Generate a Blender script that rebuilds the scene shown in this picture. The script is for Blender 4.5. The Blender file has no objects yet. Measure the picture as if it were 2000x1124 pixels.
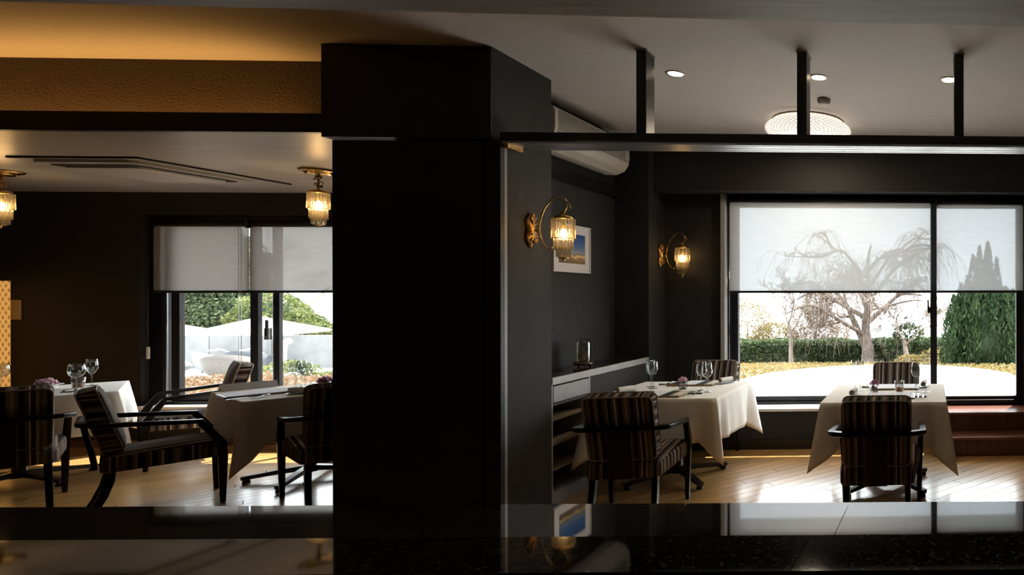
import bpy, bmesh, math, random
from mathutils import Vector, Matrix

# ------------------------------------------------------------------ camera, world, sun, exposure
scene = bpy.context.scene
COL = scene.collection
PI = math.pi
CAM_YAW = math.radians(2.3)
CAM_H = 1.48
cd = bpy.data.cameras.new('camera')
cd.sensor_fit = 'HORIZONTAL'
cd.sensor_width = 36.0
cd.lens = 36.0 * 1200.0 / 2000.0
cd.shift_x = -(1864.0 - 1000.0) / 2000.0
cd.shift_y = (577.0 - 562.0) / 2000.0
cd.clip_start = 0.05
cd.clip_end = 300.0
cam = bpy.data.objects.new('camera', cd)
COL.objects.link(cam)
cam.location = (0, 0, CAM_H)
cam.rotation_euler = (PI / 2, 0.0015, -CAM_YAW)
scene.camera = cam

world = bpy.data.worlds.new('world')
scene.world = world
world.use_nodes = True
bg = world.node_tree.nodes['Background']
bg.inputs['Color'].default_value = (0.93, 0.965, 1.0, 1)
bg.inputs['Strength'].default_value = 4.3

sun = bpy.data.lights.new('sun', 'SUN')
sun.energy = 12.0
sun.angle = math.radians(0.6)
sun.color = (1.0, 0.95, 0.86)
so = bpy.data.objects.new('sun', sun)
COL.objects.link(so)
sun_dir = Vector((0.37, 0.93, 1.43)).normalized()          # towards the sun
so.rotation_euler = sun_dir.to_track_quat('Z', 'Y').to_euler()
so.location = (3, 12, 14)

vs = scene.view_settings
vs.view_transform = 'Standard'
vs.look = 'None'
vs.gamma = 1.0
vs.use_curve_mapping = False
vs.exposure = 0.98
scene.cycles.use_denoising = True
scene.cycles.max_bounces = 8
scene.cycles.transparent_max_bounces = 24
scene.cycles.caustics_reflective = False
scene.cycles.caustics_refractive = False
scene.cycles.sample_clamp_indirect = 6.0

# ------------------------------------------------------------------ materials
def _mat(name):
    m = bpy.data.materials.new(name)
    m.use_nodes = True
    nt = m.node_tree
    return m, nt, nt.nodes, nt.links, nt.nodes['Principled BSDF']

def plain(name, col, rough=0.5, metal=0.0, noise=None, bump=None, spec=0.5, coat=0.0, stretch=(1, 1, 1)):
    """principled colour; noise = (scale, amount) mottles it, bump = (scale, strength, distance)"""
    m, nt, N, L, P = _mat(name)
    P.inputs['Base Color'].default_value = (*col, 1)
    P.inputs['Roughness'].default_value = rough
    P.inputs['Metallic'].default_value = metal
    P.inputs['Specular IOR Level'].default_value = spec
    P.inputs['Coat Weight'].default_value = coat
    if noise or bump:
        tc = N.new('ShaderNodeTexCoord')
        mp = N.new('ShaderNodeMapping')
        mp.inputs['Scale'].default_value = stretch
        L.new(tc.outputs['Object'], mp.inputs['Vector'])
    if noise:
        n = N.new('ShaderNodeTexNoise')
        n.inputs['Scale'].default_value = noise[0]
        n.inputs['Detail'].default_value = 5
        L.new(mp.outputs['Vector'], n.inputs['Vector'])
        r = N.new('ShaderNodeValToRGB')
        a = noise[1]
        r.color_ramp.elements[0].position = 0.3
        r.color_ramp.elements[1].position = 0.7
        r.color_ramp.elements[0].color = (*[max(0, c * (1 - a)) for c in col], 1)
        r.color_ramp.elements[1].color = (*[min(1, c * (1 + a)) for c in col], 1)
        L.new(n.outputs['Fac'], r.inputs['Fac'])
        L.new(r.outputs['Color'], P.inputs['Base Color'])
    if bump:
        n2 = N.new('ShaderNodeTexNoise')
        n2.inputs['Scale'].default_value = bump[0]
        n2.inputs['Detail'].default_value = 4
        L.new(mp.outputs['Vector'], n2.inputs['Vector'])
        b = N.new('ShaderNodeBump')
        b.inputs['Strength'].default_value = bump[1]
        b.inputs['Distance'].default_value = bump[2]
        L.new(n2.outputs['Fac'], b.inputs['Height'])
        L.new(b.outputs['Normal'], P.inputs['Normal'])
    return m

def emit(name, col, strength):
    m, nt, N, L, P = _mat(name)
    P.inputs['Base Color'].default_value = (0.8, 0.8, 0.8, 1)
    P.inputs['Emission Color'].default_value = (*col, 1)
    P.inputs['Emission Strength'].default_value = strength
    return m

def thin_glass(name, tint=(1, 1, 1), gloss=1.0, rough=0.0, trans=0.0, tcol=(1, 1, 1)):
    """clear thin glass: transparent with a Fresnel mirror, optionally a little translucent"""
    m, nt, N, L, P = _mat(name)
    out = N['Material Output']
    N.remove(P)
    t = N.new('ShaderNodeBsdfTransparent')
    t.inputs['Color'].default_value = (*tint, 1)
    g = N.new('ShaderNodeBsdfGlossy')
    g.inputs['Roughness'].default_value = rough
    lw = N.new('ShaderNodeLayerWeight')          # Schlick's approximation, the same from both faces
    lw.inputs['Blend'].default_value = 0.5
    pw = N.new('ShaderNodeMath'); pw.operation = 'POWER'; pw.inputs[1].default_value = 5.0
    L.new(lw.outputs['Facing'], pw.inputs[0])
    mu = N.new('ShaderNodeMath')
    mu.operation = 'MULTIPLY_ADD'
    mu.use_clamp = True
    mu.inputs[1].default_value = 0.96 * gloss
    mu.inputs[2].default_value = 0.04 * gloss
    L.new(pw.outputs[0], mu.inputs[0])
    mx = N.new('ShaderNodeMixShader')
    L.new(mu.outputs[0], mx.inputs['Fac'])
    last = t.outputs[0]
    if trans > 0:
        tr = N.new('ShaderNodeBsdfTranslucent')
        tr.inputs['Color'].default_value = (*tcol, 1)
        m2 = N.new('ShaderNodeMixShader')
        m2.inputs['Fac'].default_value = trans
        L.new(t.outputs[0], m2.inputs[1])
        L.new(tr.outputs[0], m2.inputs[2])
        last = m2.outputs[0]
    L.new(last, mx.inputs[1])
    L.new(g.outputs[0], mx.inputs[2])
    L.new(mx.outputs[0], out.inputs['Surface'])
    return m

def blind_mat(name, col, see, opaque):
    """woven roller-blind cloth: see-through weave + translucent + diffuse, fine horizontal slubs"""
    m, nt, N, L, P = _mat(name)
    out = N['Material Output']
    N.remove(P)
    tc = N.new('ShaderNodeTexCoord')
    mp = N.new('ShaderNodeMapping')
    mp.inputs['Scale'].default_value = (3, 3, 160)
    L.new(tc.outputs['Object'], mp.inputs['Vector'])
    n = N.new('ShaderNodeTexNoise')
    n.inputs['Scale'].default_value = 1.6
    n.inputs['Detail'].default_value = 3
    L.new(mp.outputs['Vector'], n.inputs['Vector'])
    r = N.new('ShaderNodeValToRGB')
    r.color_ramp.elements[0].position = 0.3
    r.color_ramp.elements[1].position = 0.7
    r.color_ramp.elements[0].color = (*[c * 0.86 for c in col], 1)
    r.color_ramp.elements[1].color = (*col, 1)
    L.new(n.outputs['Fac'], r.inputs['Fac'])
    t = N.new('ShaderNodeBsdfTransparent')
    tr = N.new('ShaderNodeBsdfTranslucent')
    d = N.new('ShaderNodeBsdfDiffuse')
    L.new(r.outputs['Color'], tr.inputs['Color'])
    L.new(r.outputs['Color'], d.inputs['Color'])
    L.new(r.outputs['Color'], t.inputs['Color'])
    m1 = N.new('ShaderNodeMixShader')
    m1.inputs['Fac'].default_value = opaque
    L.new(tr.outputs[0], m1.inputs[1])
    L.new(d.outputs[0], m1.inputs[2])
    m2 = N.new('ShaderNodeMixShader')
    m2.inputs['Fac'].default_value = see
    L.new(m1.outputs[0], m2.inputs[1])
    L.new(t.outputs[0], m2.inputs[2])
    L.new(m2.outputs[0], out.inputs['Surface'])
    return m

def stripe_mat(name, alt):
    """upholstery of irregular stripes running with the chair; alt = axis that counts on the side faces"""
    m, nt, N, L, P = _mat(name)
    tc = N.new('ShaderNodeTexCoord')
    so_ = N.new('ShaderNodeSeparateXYZ')
    L.new(tc.outputs['Object'], so_.inputs[0])
    sn = N.new('ShaderNodeSeparateXYZ')
    L.new(tc.outputs['Normal'], sn.inputs[0])
    ab = N.new('ShaderNodeMath'); ab.operation = 'ABSOLUTE'
    L.new(sn.outputs['X'], ab.inputs[0])
    gt = N.new('ShaderNodeMath'); gt.operation = 'GREATER_THAN'; gt.inputs[1].default_value = 0.72
    L.new(ab.outputs[0], gt.inputs[0])
    mx = N.new('ShaderNodeMix'); mx.data_type = 'FLOAT'
    L.new(gt.outputs[0], mx.inputs['Factor'])
    L.new(so_.outputs['X'], mx.inputs['A'])
    L.new(so_.outputs[alt], mx.inputs['B'])
    wob = N.new('ShaderNodeTexNoise'); wob.inputs['Scale'].default_value = 9
    L.new(tc.outputs['Object'], wob.inputs['Vector'])
    w2 = N.new('ShaderNodeMath'); w2.operation = 'MULTIPLY_ADD'
    w2.inputs[1].default_value = 0.006
    L.new(wob.outputs['Fac'], w2.inputs[0])
    L.new(mx.outputs['Result'], w2.inputs[2])
    sc = N.new('ShaderNodeMath'); sc.operation = 'MULTIPLY_ADD'
    sc.inputs[1].default_value = 2.9
    sc.inputs[2].default_value = 50.3
    L.new(w2.outputs[0], sc.inputs[0])
    fr = N.new('ShaderNodeMath'); fr.operation = 'FRACT'
    L.new(sc.outputs[0], fr.inputs[0])
    ramp = N.new('ShaderNodeValToRGB')
    cr = ramp.color_ramp
    cr.interpolation = 'CONSTANT'
    dk = (0.024, 0.019, 0.018); br = (0.092, 0.070, 0.060); tan = (0.29, 0.232, 0.185)
    crm = (0.50, 0.445, 0.385); mau = (0.135, 0.102, 0.106); gr = (0.145, 0.128, 0.112)
    seq = [dk, br, tan, dk, mau, crm, br, dk, gr, tan, mau, dk, br, crm, dk, tan, br, gr, dk, mau, tan, dk]
    wid = [5, 6, 3, 7, 5, 3, 4, 7, 5, 4, 5, 7, 5, 2, 6, 4, 4, 5, 6, 4, 3, 4]
    tot = float(sum(wid)); pos = 0.0
    while len(cr.elements) > 1:
        cr.elements.remove(cr.elements[-1])
    cr.elements[0].position = 0
    cr.elements[0].color = (*seq[0], 1)
    for k in range(1, len(seq)):
        pos += wid[k - 1] / tot
        e = cr.elements.new(pos)
        e.color = (*seq[k], 1)
    L.new(fr.outputs[0], ramp.inputs['Fac'])
    L.new(ramp.outputs['Color'], P.inputs['Base Color'])
    P.inputs['Roughness'].default_value = 0.9
    P.inputs['Specular IOR Level'].default_value = 0.05
    n2 = N.new('ShaderNodeTexNoise'); n2.inputs['Scale'].default_value = 500
    L.new(tc.outputs['Object'], n2.inputs['Vector'])
    b = N.new('ShaderNodeBump'); b.inputs['Strength'].default_value = 0.3; b.inputs['Distance'].default_value = 0.002
    L.new(n2.outputs['Fac'], b.inputs['Height'])
    L.new(b.outputs['Normal'], P.inputs['Normal'])
    return m

def wood(name, dark, light, rough, scale=(1, 1, 1), coat=0.0, per_object=0.0):
    m, nt, N, L, P = _mat(name)
    tc = N.new('ShaderNodeTexCoord')
    mp = N.new('ShaderNodeMapping')
    mp.inputs['Scale'].default_value = scale
    L.new(tc.outputs['Object'], mp.inputs['Vector'])
    n = N.new('ShaderNodeTexNoise')
    n.inputs['Scale'].default_value = 6
    n.inputs['Detail'].default_value = 6
    n.inputs['Roughness'].default_value = 0.6
    L.new(mp.outputs['Vector'], n.inputs['Vector'])
    r = N.new('ShaderNodeValToRGB')
    r.color_ramp.elements[0].position = 0.3
    r.color_ramp.elements[1].position = 0.72
    r.color_ramp.elements[0].color = (*dark, 1)
    r.color_ramp.elements[1].color = (*light, 1)
    L.new(n.outputs['Fac'], r.inputs['Fac'])
    last = r.outputs['Color']
    if per_object:
        oi = N.new('ShaderNodeObjectInfo')
        hs = N.new('ShaderNodeHueSaturation')
        mr = N.new('ShaderNodeMapRange')
        mr.inputs['To Min'].default_value = 1 - per_object
        mr.inputs['To Max'].default_value = 1 + per_object
        L.new(oi.outputs['Random'], mr.inputs['Value'])
        L.new(mr.outputs['Result'], hs.inputs['Value'])
        L.new(last, hs.inputs['Color'])
        last = hs.outputs['Color']
    L.new(last, P.inputs['Base Color'])
    P.inputs['Roughness'].default_value = rough
    P.inputs['Coat Weight'].default_value = coat
    P.inputs['Coat Roughness'].default_value = 0.20
    P.inputs['Coat IOR'].default_value = 1.85
    return m

def granite(name, ior=1.48, mirror=0.0):
    m, nt, N, L, P = _mat(name)
    tc = N.new('ShaderNodeTexCoord')
    v = N.new('ShaderNodeTexVoronoi'); v.inputs['Scale'].default_value = 120
    L.new(tc.outputs['Object'], v.inputs['Vector'])
    n = N.new('ShaderNodeTexNoise'); n.inputs['Scale'].default_value = 45; n.inputs['Detail'].default_value = 6
    L.new(tc.outputs['Object'], n.inputs['Vector'])
    ad = N.new('ShaderNodeMath'); ad.operation = 'MULTIPLY'
    sp = N.new('ShaderNodeSeparateColor')
    L.new(v.outputs['Color'], sp.inputs[0])
    L.new(sp.outputs[0], ad.inputs[0])
    L.new(n.outputs['Fac'], ad.inputs[1])
    r = N.new('ShaderNodeValToRGB')
    cr = r.color_ramp
    cr.elements[0].position = 0.10; cr.elements[0].color = (0.006, 0.0055, 0.005, 1)
    cr.elements[1].position = 0.60; cr.elements[1].color = (0.10, 0.078, 0.064, 1)
    e = cr.elements.new(0.30); e.color = (0.024, 0.019, 0.016, 1)
    L.new(ad.outputs[0], r.inputs['Fac'])
    L.new(r.outputs['Color'], P.inputs['Base Color'])
    P.inputs['Roughness'].default_value = 0.04
    P.inputs['IOR'].default_value = ior
    if mirror:
        gl = N.new('ShaderNodeBsdfGlossy'); gl.inputs['Roughness'].default_value = 0.03; gl.inputs['Color'].default_value = (0.88, 0.90, 0.93, 1)
        mx = N.new('ShaderNodeMixShader'); mx.inputs['Fac'].default_value = mirror
        L.new(P.outputs[0], mx.inputs[1]); L.new(gl.outputs[0], mx.inputs[2]); L.new(mx.outputs[0], N['Material Output'].inputs['Surface'])
    return m

def leafy(name, cols, rough=0.6):
    """foliage: colour differs leaf by leaf, a little light comes through"""
    m, nt, N, L, P = _mat(name)
    out = N['Material Output']
    g = N.new('ShaderNodeNewGeometry')
    r = N.new('ShaderNodeValToRGB')
    cr = r.color_ramp
    while len(cr.elements) > 1:
        cr.elements.remove(cr.elements[-1])
    for k, c in enumerate(cols):
        e = cr.elements[0] if k == 0 else cr.elements.new(k / max(1, len(cols) - 1))
        e.color = (*c, 1)
        e.position = k / max(1, len(cols) - 1)
    L.new(g.outputs['Random Per Island'], r.inputs['Fac'])
    L.new(r.outputs['Color'], P.inputs['Base Color'])
    P.inputs['Roughness'].default_value = rough
    P.inputs['Specular IOR Level'].default_value = 0.25
    tr = N.new('ShaderNodeBsdfTranslucent')
    L.new(r.outputs['Color'], tr.inputs['Color'])
    mx = N.new('ShaderNodeMixShader')
    mx.inputs['Fac'].default_value = 0.35
    L.new(P.outputs[0], mx.inputs[1])
    L.new(tr.outputs[0], mx.inputs[2])
    L.new(mx.outputs[0], out.inputs['Surface'])
    return m

M = {}
M['wall'] = plain('wall_plaster', (0.0165, 0.0155, 0.0152), 0.75, noise=(60, 0.25), bump=(180, 0.5, 0.004))
M['wall_brown'] = plain('wall_brown', (0.0145, 0.0115, 0.0112), 0.8, noise=(30, 0.15), bump=(120, 0.25, 0.003))
M['wall_speckle'] = plain('wall_speckle', (0.030, 0.0285, 0.0265), 0.8, noise=(150, 0.45), bump=(150, 0.7, 0.006), stretch=(1, 1, 0.45))
M['black_panel'] = plain('black_panel', (0.008, 0.0075, 0.007), 0.55)
M['cove_wall'] = plain('cove_wall', (0.030, 0.0145, 0.0055), 0.85, noise=(14, 0.12), bump=(55, 1.0, 0.012), stretch=(1, 1, 1.6))
M['ceiling'] = plain('ceiling_paper', (0.60, 0.55, 0.515), 0.7, noise=(40, 0.05), bump=(160, 0.25, 0.002), stretch=(0.4, 2.2, 1))
M['ceiling_low'] = plain('ceiling_low', (0.46, 0.435, 0.42), 0.33, noise=(5, 0.10), bump=(30, 0.12, 0.002), stretch=(0.5, 4, 1))
M['soffit'] = plain('soffit', (0.46, 0.47, 0.48), 0.5, noise=(6, 0.15), bump=(30, 0.15, 0.003), stretch=(0.5, 5, 1))
M['board'] = wood('oak_board', (0.46, 0.235, 0.070), (0.64, 0.36, 0.125), 0.34, scale=(2.2, 22, 22), coat=1.0, per_object=0.16)
M['subfloor'] = wood('floor_base', (0.05, 0.025, 0.01), (0.08, 0.04, 0.018), 0.6, scale=(8, 8, 8))
M['black_wood'] = wood('black_wood', (0.0035, 0.003, 0.0028), (0.008, 0.0065, 0.006), 0.26, scale=(20, 20, 2))
M['black_beam'] = plain('black_beam', (0.010, 0.009, 0.0085), 0.35)
M['brown_base'] = wood('brown_base', (0.10, 0.04, 0.018), (0.17, 0.07, 0.03), 0.35, scale=(3, 20, 20))
M['black_wood'].node_tree.nodes['Principled BSDF'].inputs['Specular IOR Level'].default_value = 0.25
M['mahogany'] = wood('mahogany', (0.085, 0.024, 0.012), (0.17, 0.052, 0.026), 0.28, scale=(1.5, 14, 14))
M['mahogany_v'] = wood('mahogany_riser', (0.055, 0.017, 0.009), (0.11, 0.035, 0.018), 0.33, scale=(16, 16, 1.5))
M['granite'] = granite('granite')
M['granite_polished'] = granite('granite_polished', 1.9, 0.42)
M['alu'] = plain('aluminium', (0.62, 0.63, 0.66), 0.3, 1.0)
M['dark_alu'] = plain('dark_aluminium', (0.006, 0.006, 0.008), 0.5, 0.0, spec=0.3)
M['white_sill'] = plain('white_sill', (0.72, 0.71, 0.69), 0.45)
M['pane'] = thin_glass('window_pane', (0.95, 0.97, 0.965), 1.0)
M['glass'] = thin_glass('clear_glass', (0.90, 0.915, 0.915), 2.2, 0.01)
M['crystal'] = thin_glass('crystal_rods', (0.86, 0.84, 0.79), 2.4, 0.03, 0.05, (1.0, 0.86, 0.62))
M['blind_w'] = blind_mat('blind_cloth_white', (0.64, 0.675, 0.71), 0.10, 0.85)
M['blind_g'] = blind_mat('blind_cloth_beige', (0.37, 0.36, 0.345), 0.085, 0.74)
M['stripe_seat'] = stripe_mat('striped_seat', 'Y')
M['stripe_back'] = stripe_mat('striped_back', 'Z')
M['piping'] = plain('piping_cord', (0.30, 0.25, 0.21), 0.7, noise=(120, 0.7))
M['linen'] = plain('linen', (0.86, 0.84, 0.785), 0.85, noise=(25, 0.03), bump=(350, 0.3, 0.0012))
M['black_metal'] = plain('black_metal', (0.012, 0.012, 0.013), 0.3, 0.3)
M['brass'] = plain('brass', (0.62, 0.40, 0.13), 0.22, 1.0)
M['old_brass'] = plain('old_brass', (0.42, 0.24, 0.08), 0.33, 1.0, noise=(60, 0.5), bump=(90, 0.8, 0.006))
M['bulb'] = emit('warm_bulb', (1.0, 0.62, 0.25), 30)
M['downlight'] = emit('downlight_lens', (1.0, 0.80, 0.52), 22)
M['drum'] = emit('drum_shade', (1.0, 0.90, 0.76), 0.52)
M['drum2'] = emit('drum_shade_facet', (1.0, 0.88, 0.72), 0.26)
M['trim_ring'] = plain('trim_ring', (0.55, 0.50, 0.44), 0.35, 0.6)
M['ac_white'] = plain('ac_plastic', (0.60, 0.56, 0.49), 0.4)
M['ac_grey'] = plain('ac_shadow', (0.30, 0.28, 0.245), 0.5)
M['ac_line'] = plain('ac_slot', (0.03, 0.03, 0.03), 0.6)
M['cassette'] = plain('cassette', (0.50, 0.50, 0.50), 0.4)
M['cassette_in'] = plain('cassette_inner', (0.09, 0.09, 0.09), 0.5)
M['groove'] = plain('groove', (0.006, 0.006, 0.006), 0.8)
M['cab_grey'] = plain('cabinet_grey', (0.34, 0.335, 0.32), 0.5, noise=(18, 0.06))
M['cab_dark'] = plain('cabinet_inside', (0.05, 0.042, 0.036), 0.6)
M['shelf_wood'] = wood('shelf_wood', (0.20, 0.14, 0.09), (0.27, 0.20, 0.14), 0.5, scale=(2, 12, 12))
M['marble_dark'] = plain('dark_stone_top', (0.028, 0.026, 0.026), 0.07, noise=(7, 0.9))
M['stone_edge'] = plain('stone_edge', (0.42, 0.41, 0.395), 0.35, noise=(9, 0.1))
M['frame_white'] = plain('picture_mat', (0.72, 0.69, 0.68), 0.6)
M['porcelain'] = plain('porcelain', (0.78, 0.78, 0.78), 0.15)
M['plate_dark'] = plain('dark_plate', (0.05, 0.05, 0.05), 0.25)
M['plate_grey'] = plain('grey_plate', (0.30, 0.32, 0.31), 0.3)
M['towel'] = plain('towel', (0.80, 0.79, 0.76), 0.9, bump=(250, 0.5, 0.002))
M['towel_end'] = plain('towel_rolled_end', (0.36, 0.28, 0.22), 0.9, noise=(90, 0.4), bump=(160, 0.8, 0.004))
M['tray'] = wood('tray_wood', (0.20, 0.115, 0.05), (0.30, 0.18, 0.085), 0.4, scale=(3, 18, 18))
M['paper_w'] = plain('paper_white', (0.74, 0.74, 0.80), 0.7)
M['paper_k'] = plain('paper_black', (0.020, 0.020, 0.022), 0.5)
M['paper_c'] = plain('paper_cream', (0.66, 0.58, 0.46), 0.7)
M['steel'] = plain('cutlery_steel', (0.55, 0.55, 0.56), 0.16, 1.0)
M['petal_pink'] = leafy('petal_pink', [(0.55, 0.25, 0.36), (0.74, 0.46, 0.56), (0.80, 0.62, 0.68)])
M['petal_mauve'] = leafy('petal_mauve', [(0.30, 0.10, 0.22), (0.46, 0.22, 0.36), (0.62, 0.42, 0.52)])
M['leaf_small'] = leafy('leaf_small', [(0.06, 0.10, 0.03), (0.12, 0.18, 0.05)])
M['wax'] = plain('amber_wax', (0.55, 0.15, 0.035), 0.35)
M['dried'] = leafy('dried_flower', [(0.25, 0.10, 0.05), (0.42, 0.27, 0.13), (0.45, 0.38, 0.28)])
M['dark_wood'] = wood('dome_base', (0.05, 0.022, 0.010), (0.10, 0.05, 0.022), 0.35, scale=(8, 8, 8))
M['plate_tan'] = plain('wall_plate', (0.30, 0.235, 0.15), 0.5)
# outdoors
M['terrace'] = plain('terrace_pale', (0.60, 0.59, 0.575), 0.8, noise=(3, 0.04))
M['soil'] = plain('soil', (0.20, 0.125, 0.075), 0.9, noise=(9, 0.35), bump=(30, 0.6, 0.03))
M['lawn'] = plain('dry_lawn', (0.34, 0.28, 0.13), 0.9, noise=(6, 0.3), bump=(40, 0.6, 0.02))
M['concrete'] = plain('concrete', (0.145, 0.148, 0.152), 0.85, noise=(2.2, 0.14), bump=(25, 0.2, 0.006))
M['bark'] = plain('bark', (0.15, 0.122, 0.102), 0.9, noise=(14, 0.4), bump=(30, 0.8, 0.02))
M['bark_pale'] = plain('bark_pale', (0.22, 0.18, 0.155), 0.9, noise=(14, 0.3))
M['twig'] = plain('twig', (0.21, 0.168, 0.142), 0.9)
M['leaf_hedge'] = leafy('leaf_hedge', [(0.015, 0.034, 0.017), (0.03, 0.055, 0.026), (0.055, 0.085, 0.03), (0.13, 0.15, 0.05)])
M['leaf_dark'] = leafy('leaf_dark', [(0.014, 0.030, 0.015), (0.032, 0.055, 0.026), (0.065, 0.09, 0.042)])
M['leaf_tree_veiled'] = leafy('leaf_tree_veiled', [(0.028, 0.052, 0.026), (0.06, 0.09, 0.045), (0.12, 0.15, 0.075), (0.20, 0.22, 0.12)])  # greens lightened: the veil of pane reflections is put into the colour
M['leaf_light'] = leafy('leaf_light', [(0.055, 0.085, 0.025), (0.115, 0.14, 0.045), (0.19, 0.19, 0.07)])
M['leaf_conifer'] = leafy('leaf_conifer', [(0.014, 0.034, 0.013), (0.03, 0.062, 0.022), (0.065, 0.10, 0.035)])
M['leaf_rust'] = leafy('leaf_rust', [(0.13, 0.085, 0.055), (0.19, 0.13, 0.085), (0.17, 0.14, 0.075)])
M['leaf_yellow'] = leafy('leaf_yellow', [(0.19, 0.14, 0.045), (0.25, 0.19, 0.065), (0.16, 0.15, 0.06), (0.25, 0.16, 0.08)])
M['leaf_orange'] = leafy('leaf_orange', [(0.15, 0.07, 0.04), (0.20, 0.11, 0.06), (0.14, 0.105, 0.06), (0.22, 0.165, 0.11)])
M['canvas'] = plain('parasol_canvas', (0.76, 0.74, 0.68), 0.8)
M['wicker_white'] = plain('wicker_white', (0.17, 0.18, 0.19), 0.7, noise=(30, 0.15))
M['wicker_tan'] = plain('wicker_tan', (0.085, 0.076, 0.070), 0.8, noise=(30, 0.2))
M['cushion_blue'] = plain('cushion_blue', (0.050, 0.058, 0.070), 0.9)
M['roof_tile'] = plain('roof_tile', (0.42, 0.41, 0.40), 0.8, noise=(8, 0.2))
M['house_wall'] = plain('house_wall', (0.60, 0.58, 0.54), 0.8)

# ------------------------------------------------------------------ geometry helpers
class MB:
    """collects faces; build() links them as ONE mesh object"""
    def __init__(self):
        self.v = []; self.f = []; self.mi = []; self.sm = []
        self.X = None
    def _add(self, vs, fs, mi=0, smooth=False):
        o = len(self.v)
        if self.X is not None:
            vs = [tuple(self.X @ Vector(p)) for p in vs]
        self.v += [tuple(p) for p in vs]
        for f in fs:
            self.f.append(tuple(i + o for i in f)); self.mi.append(mi); self.sm.append(smooth)
        return self
    def box(self, x0, x1, y0, y1, z0, z1, mi=0):
        vs = [(x, y, z) for z in (z0, z1) for y in (y0, y1) for x in (x0, x1)]
        return self._add(vs, [(0, 2, 3, 1), (4, 5, 7, 6), (0, 1, 5, 4), (2, 6, 7, 3), (0, 4, 6, 2), (1, 3, 7, 5)], mi)
    def prism(self, poly, z0, z1, mi=0):
        """poly: counter-clockwise xy outline"""
        n = len(poly)
        vs = [(x, y, z0) for x, y in poly] + [(x, y, z1) for x, y in poly]
        fs = [tuple(reversed(range(n))), tuple(range(n, 2 * n))]
        fs += [(i, (i + 1) % n, n + (i + 1) % n, n + i) for i in range(n)]
        return self._add(vs, fs, mi)
    def loft(self, rings, mi=0, smooth=True, cap=True, closed=True):
        n = len(rings[0]); vs = []; fs = []
        for r in rings:
            vs += list(r)
        for k in range(len(rings) - 1):
            a = k * n; b = a + n
            for i in range(n if closed else n - 1):
                j = (i + 1) % n
                fs.append((a + i, a + j, b + j, b + i))
        if cap:
            fs.append(tuple(reversed(range(n))))
            fs.append(tuple(range((len(rings) - 1) * n, len(rings) * n)))
        return self._add(vs, fs, mi, smooth)
    def lathe(self, prof, n=20, c=(0, 0, 0), mi=0, smooth=True, cap=False):
        rings = [[(c[0] + r * math.cos(2 * PI * i / n), c[1] + r * math.sin(2 * PI * i / n), c[2] + z) for i in range(n)] for r, z in prof]
        return self.loft(rings, mi, smooth, cap)
    def tube(self, pts, radii, n=6, mi=0, smooth=True, cap=True):
        pts = [Vector(p) for p in pts]
        if not hasattr(radii, '__len__'):
            radii = [radii] * len(pts)
        rings = []
        up = None
        for k, p in enumerate(pts):
            t = (pts[min(k + 1, len(pts) - 1)] - pts[max(k - 1, 0)])
            if t.length < 1e-9: t = Vector((0, 0, 1))
            t.normalize()
            if up is None:
                a = Vector((0, 0, 1)) if abs(t.z) < 0.9 else Vector((1, 0, 0))
                up = (a - t * a.dot(t)).normalized()
            else:
                up = (up - t * up.dot(t))
                if up.length < 1e-6:
                    a = Vector((0, 0, 1)) if abs(t.z) < 0.9 else Vector((1, 0, 0)); up = a - t * a.dot(t)
                up.normalize()
            s = t.cross(up)
            rings.append([tuple(p + (up * math.cos(2 * PI * i / n) + s * math.sin(2 * PI * i / n)) * radii[k]) for i in range(n)])
        return self.loft(rings, mi, smooth, cap)
    def sweep(self, pts, w, h, up=(0, 0, 1), mi=0):
        """rectangular section swept along pts: w across (perpendicular to up), h along up; w,h may be lists"""
        pts = [Vector(p) for p in pts]; n = len(pts)
        w = w if hasattr(w, '__len__') else [w] * n
        h = h if hasattr(h, '__len__') else [h] * n
        up = Vector(up); rings = []
        for k, p in enumerate(pts):
            t = (pts[min(k + 1, n - 1)] - pts[max(k - 1, 0)]).normalized()
            s = t.cross(up).normalized(); u = s.cross(t).normalized()
            a = s * w[k] / 2; b = u * h[k] / 2
            rings.append([tuple(p - a - b), tuple(p + a - b), tuple(p + a + b), tuple(p - a + b)])
        return self.loft(rings, mi, False, True)
    def quad(self, a, b, c, d, mi=0):
        return self._add([a, b, c, d], [(0, 1, 2, 3)], mi)
    def build(self, name, mats, parent=None, loc=None, rz=None):
        me = bpy.data.meshes.new(name)
        me.from_pydata(self.v, [], self.f)
        if not isinstance(mats, (list, tuple)):
            mats = [mats]
        for m in mats:
            me.materials.append(M[m] if isinstance(m, str) else m)
        me.polygons.foreach_set('material_index', self.mi)
        me.polygons.foreach_set('use_smooth', self.sm)
        me.update()
        if len(self.f) < 6000:
            bm = bmesh.new(); bm.from_mesh(me)
            bmesh.ops.recalc_face_normals(bm, faces=bm.faces)
            bm.to_mesh(me); bm.free()
        o = bpy.data.objects.new(name, me)
        COL.objects.link(o)
        if parent is not None:
            o.parent = parent
        if loc is not None:
            o.location = loc
        if rz is not None:
            o.rotation_euler = (0, 0, rz)
        return o

def tag(o, label, cat, group=None, kind=None):
    o['label'] = label
    o['category'] = cat
    if group: o['group'] = group
    if kind: o['kind'] = kind
    return o

def thing(name, label, cat, loc=(0, 0, 0), rz=0.0, group=None, kind=None):
    o = bpy.data.objects.new(name, None)
    o.empty_display_size = 0.1
    COL.objects.link(o)
    o.location = loc
    o.rotation_euler = (0, 0, rz)
    return tag(o, label, cat, group, kind)

def dup(root, loc, rz, label):
    """copy of a thing with its parts and sub-parts"""
    def cp(o, par):
        c = o.copy(); COL.objects.link(c); c.parent = par
        for ch in list(o.children):
            cp(ch, c)
        return c
    r = cp(root, None)
    r.location = loc
    r.rotation_euler = (0, 0, rz)
    r['label'] = label
    return r

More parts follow.
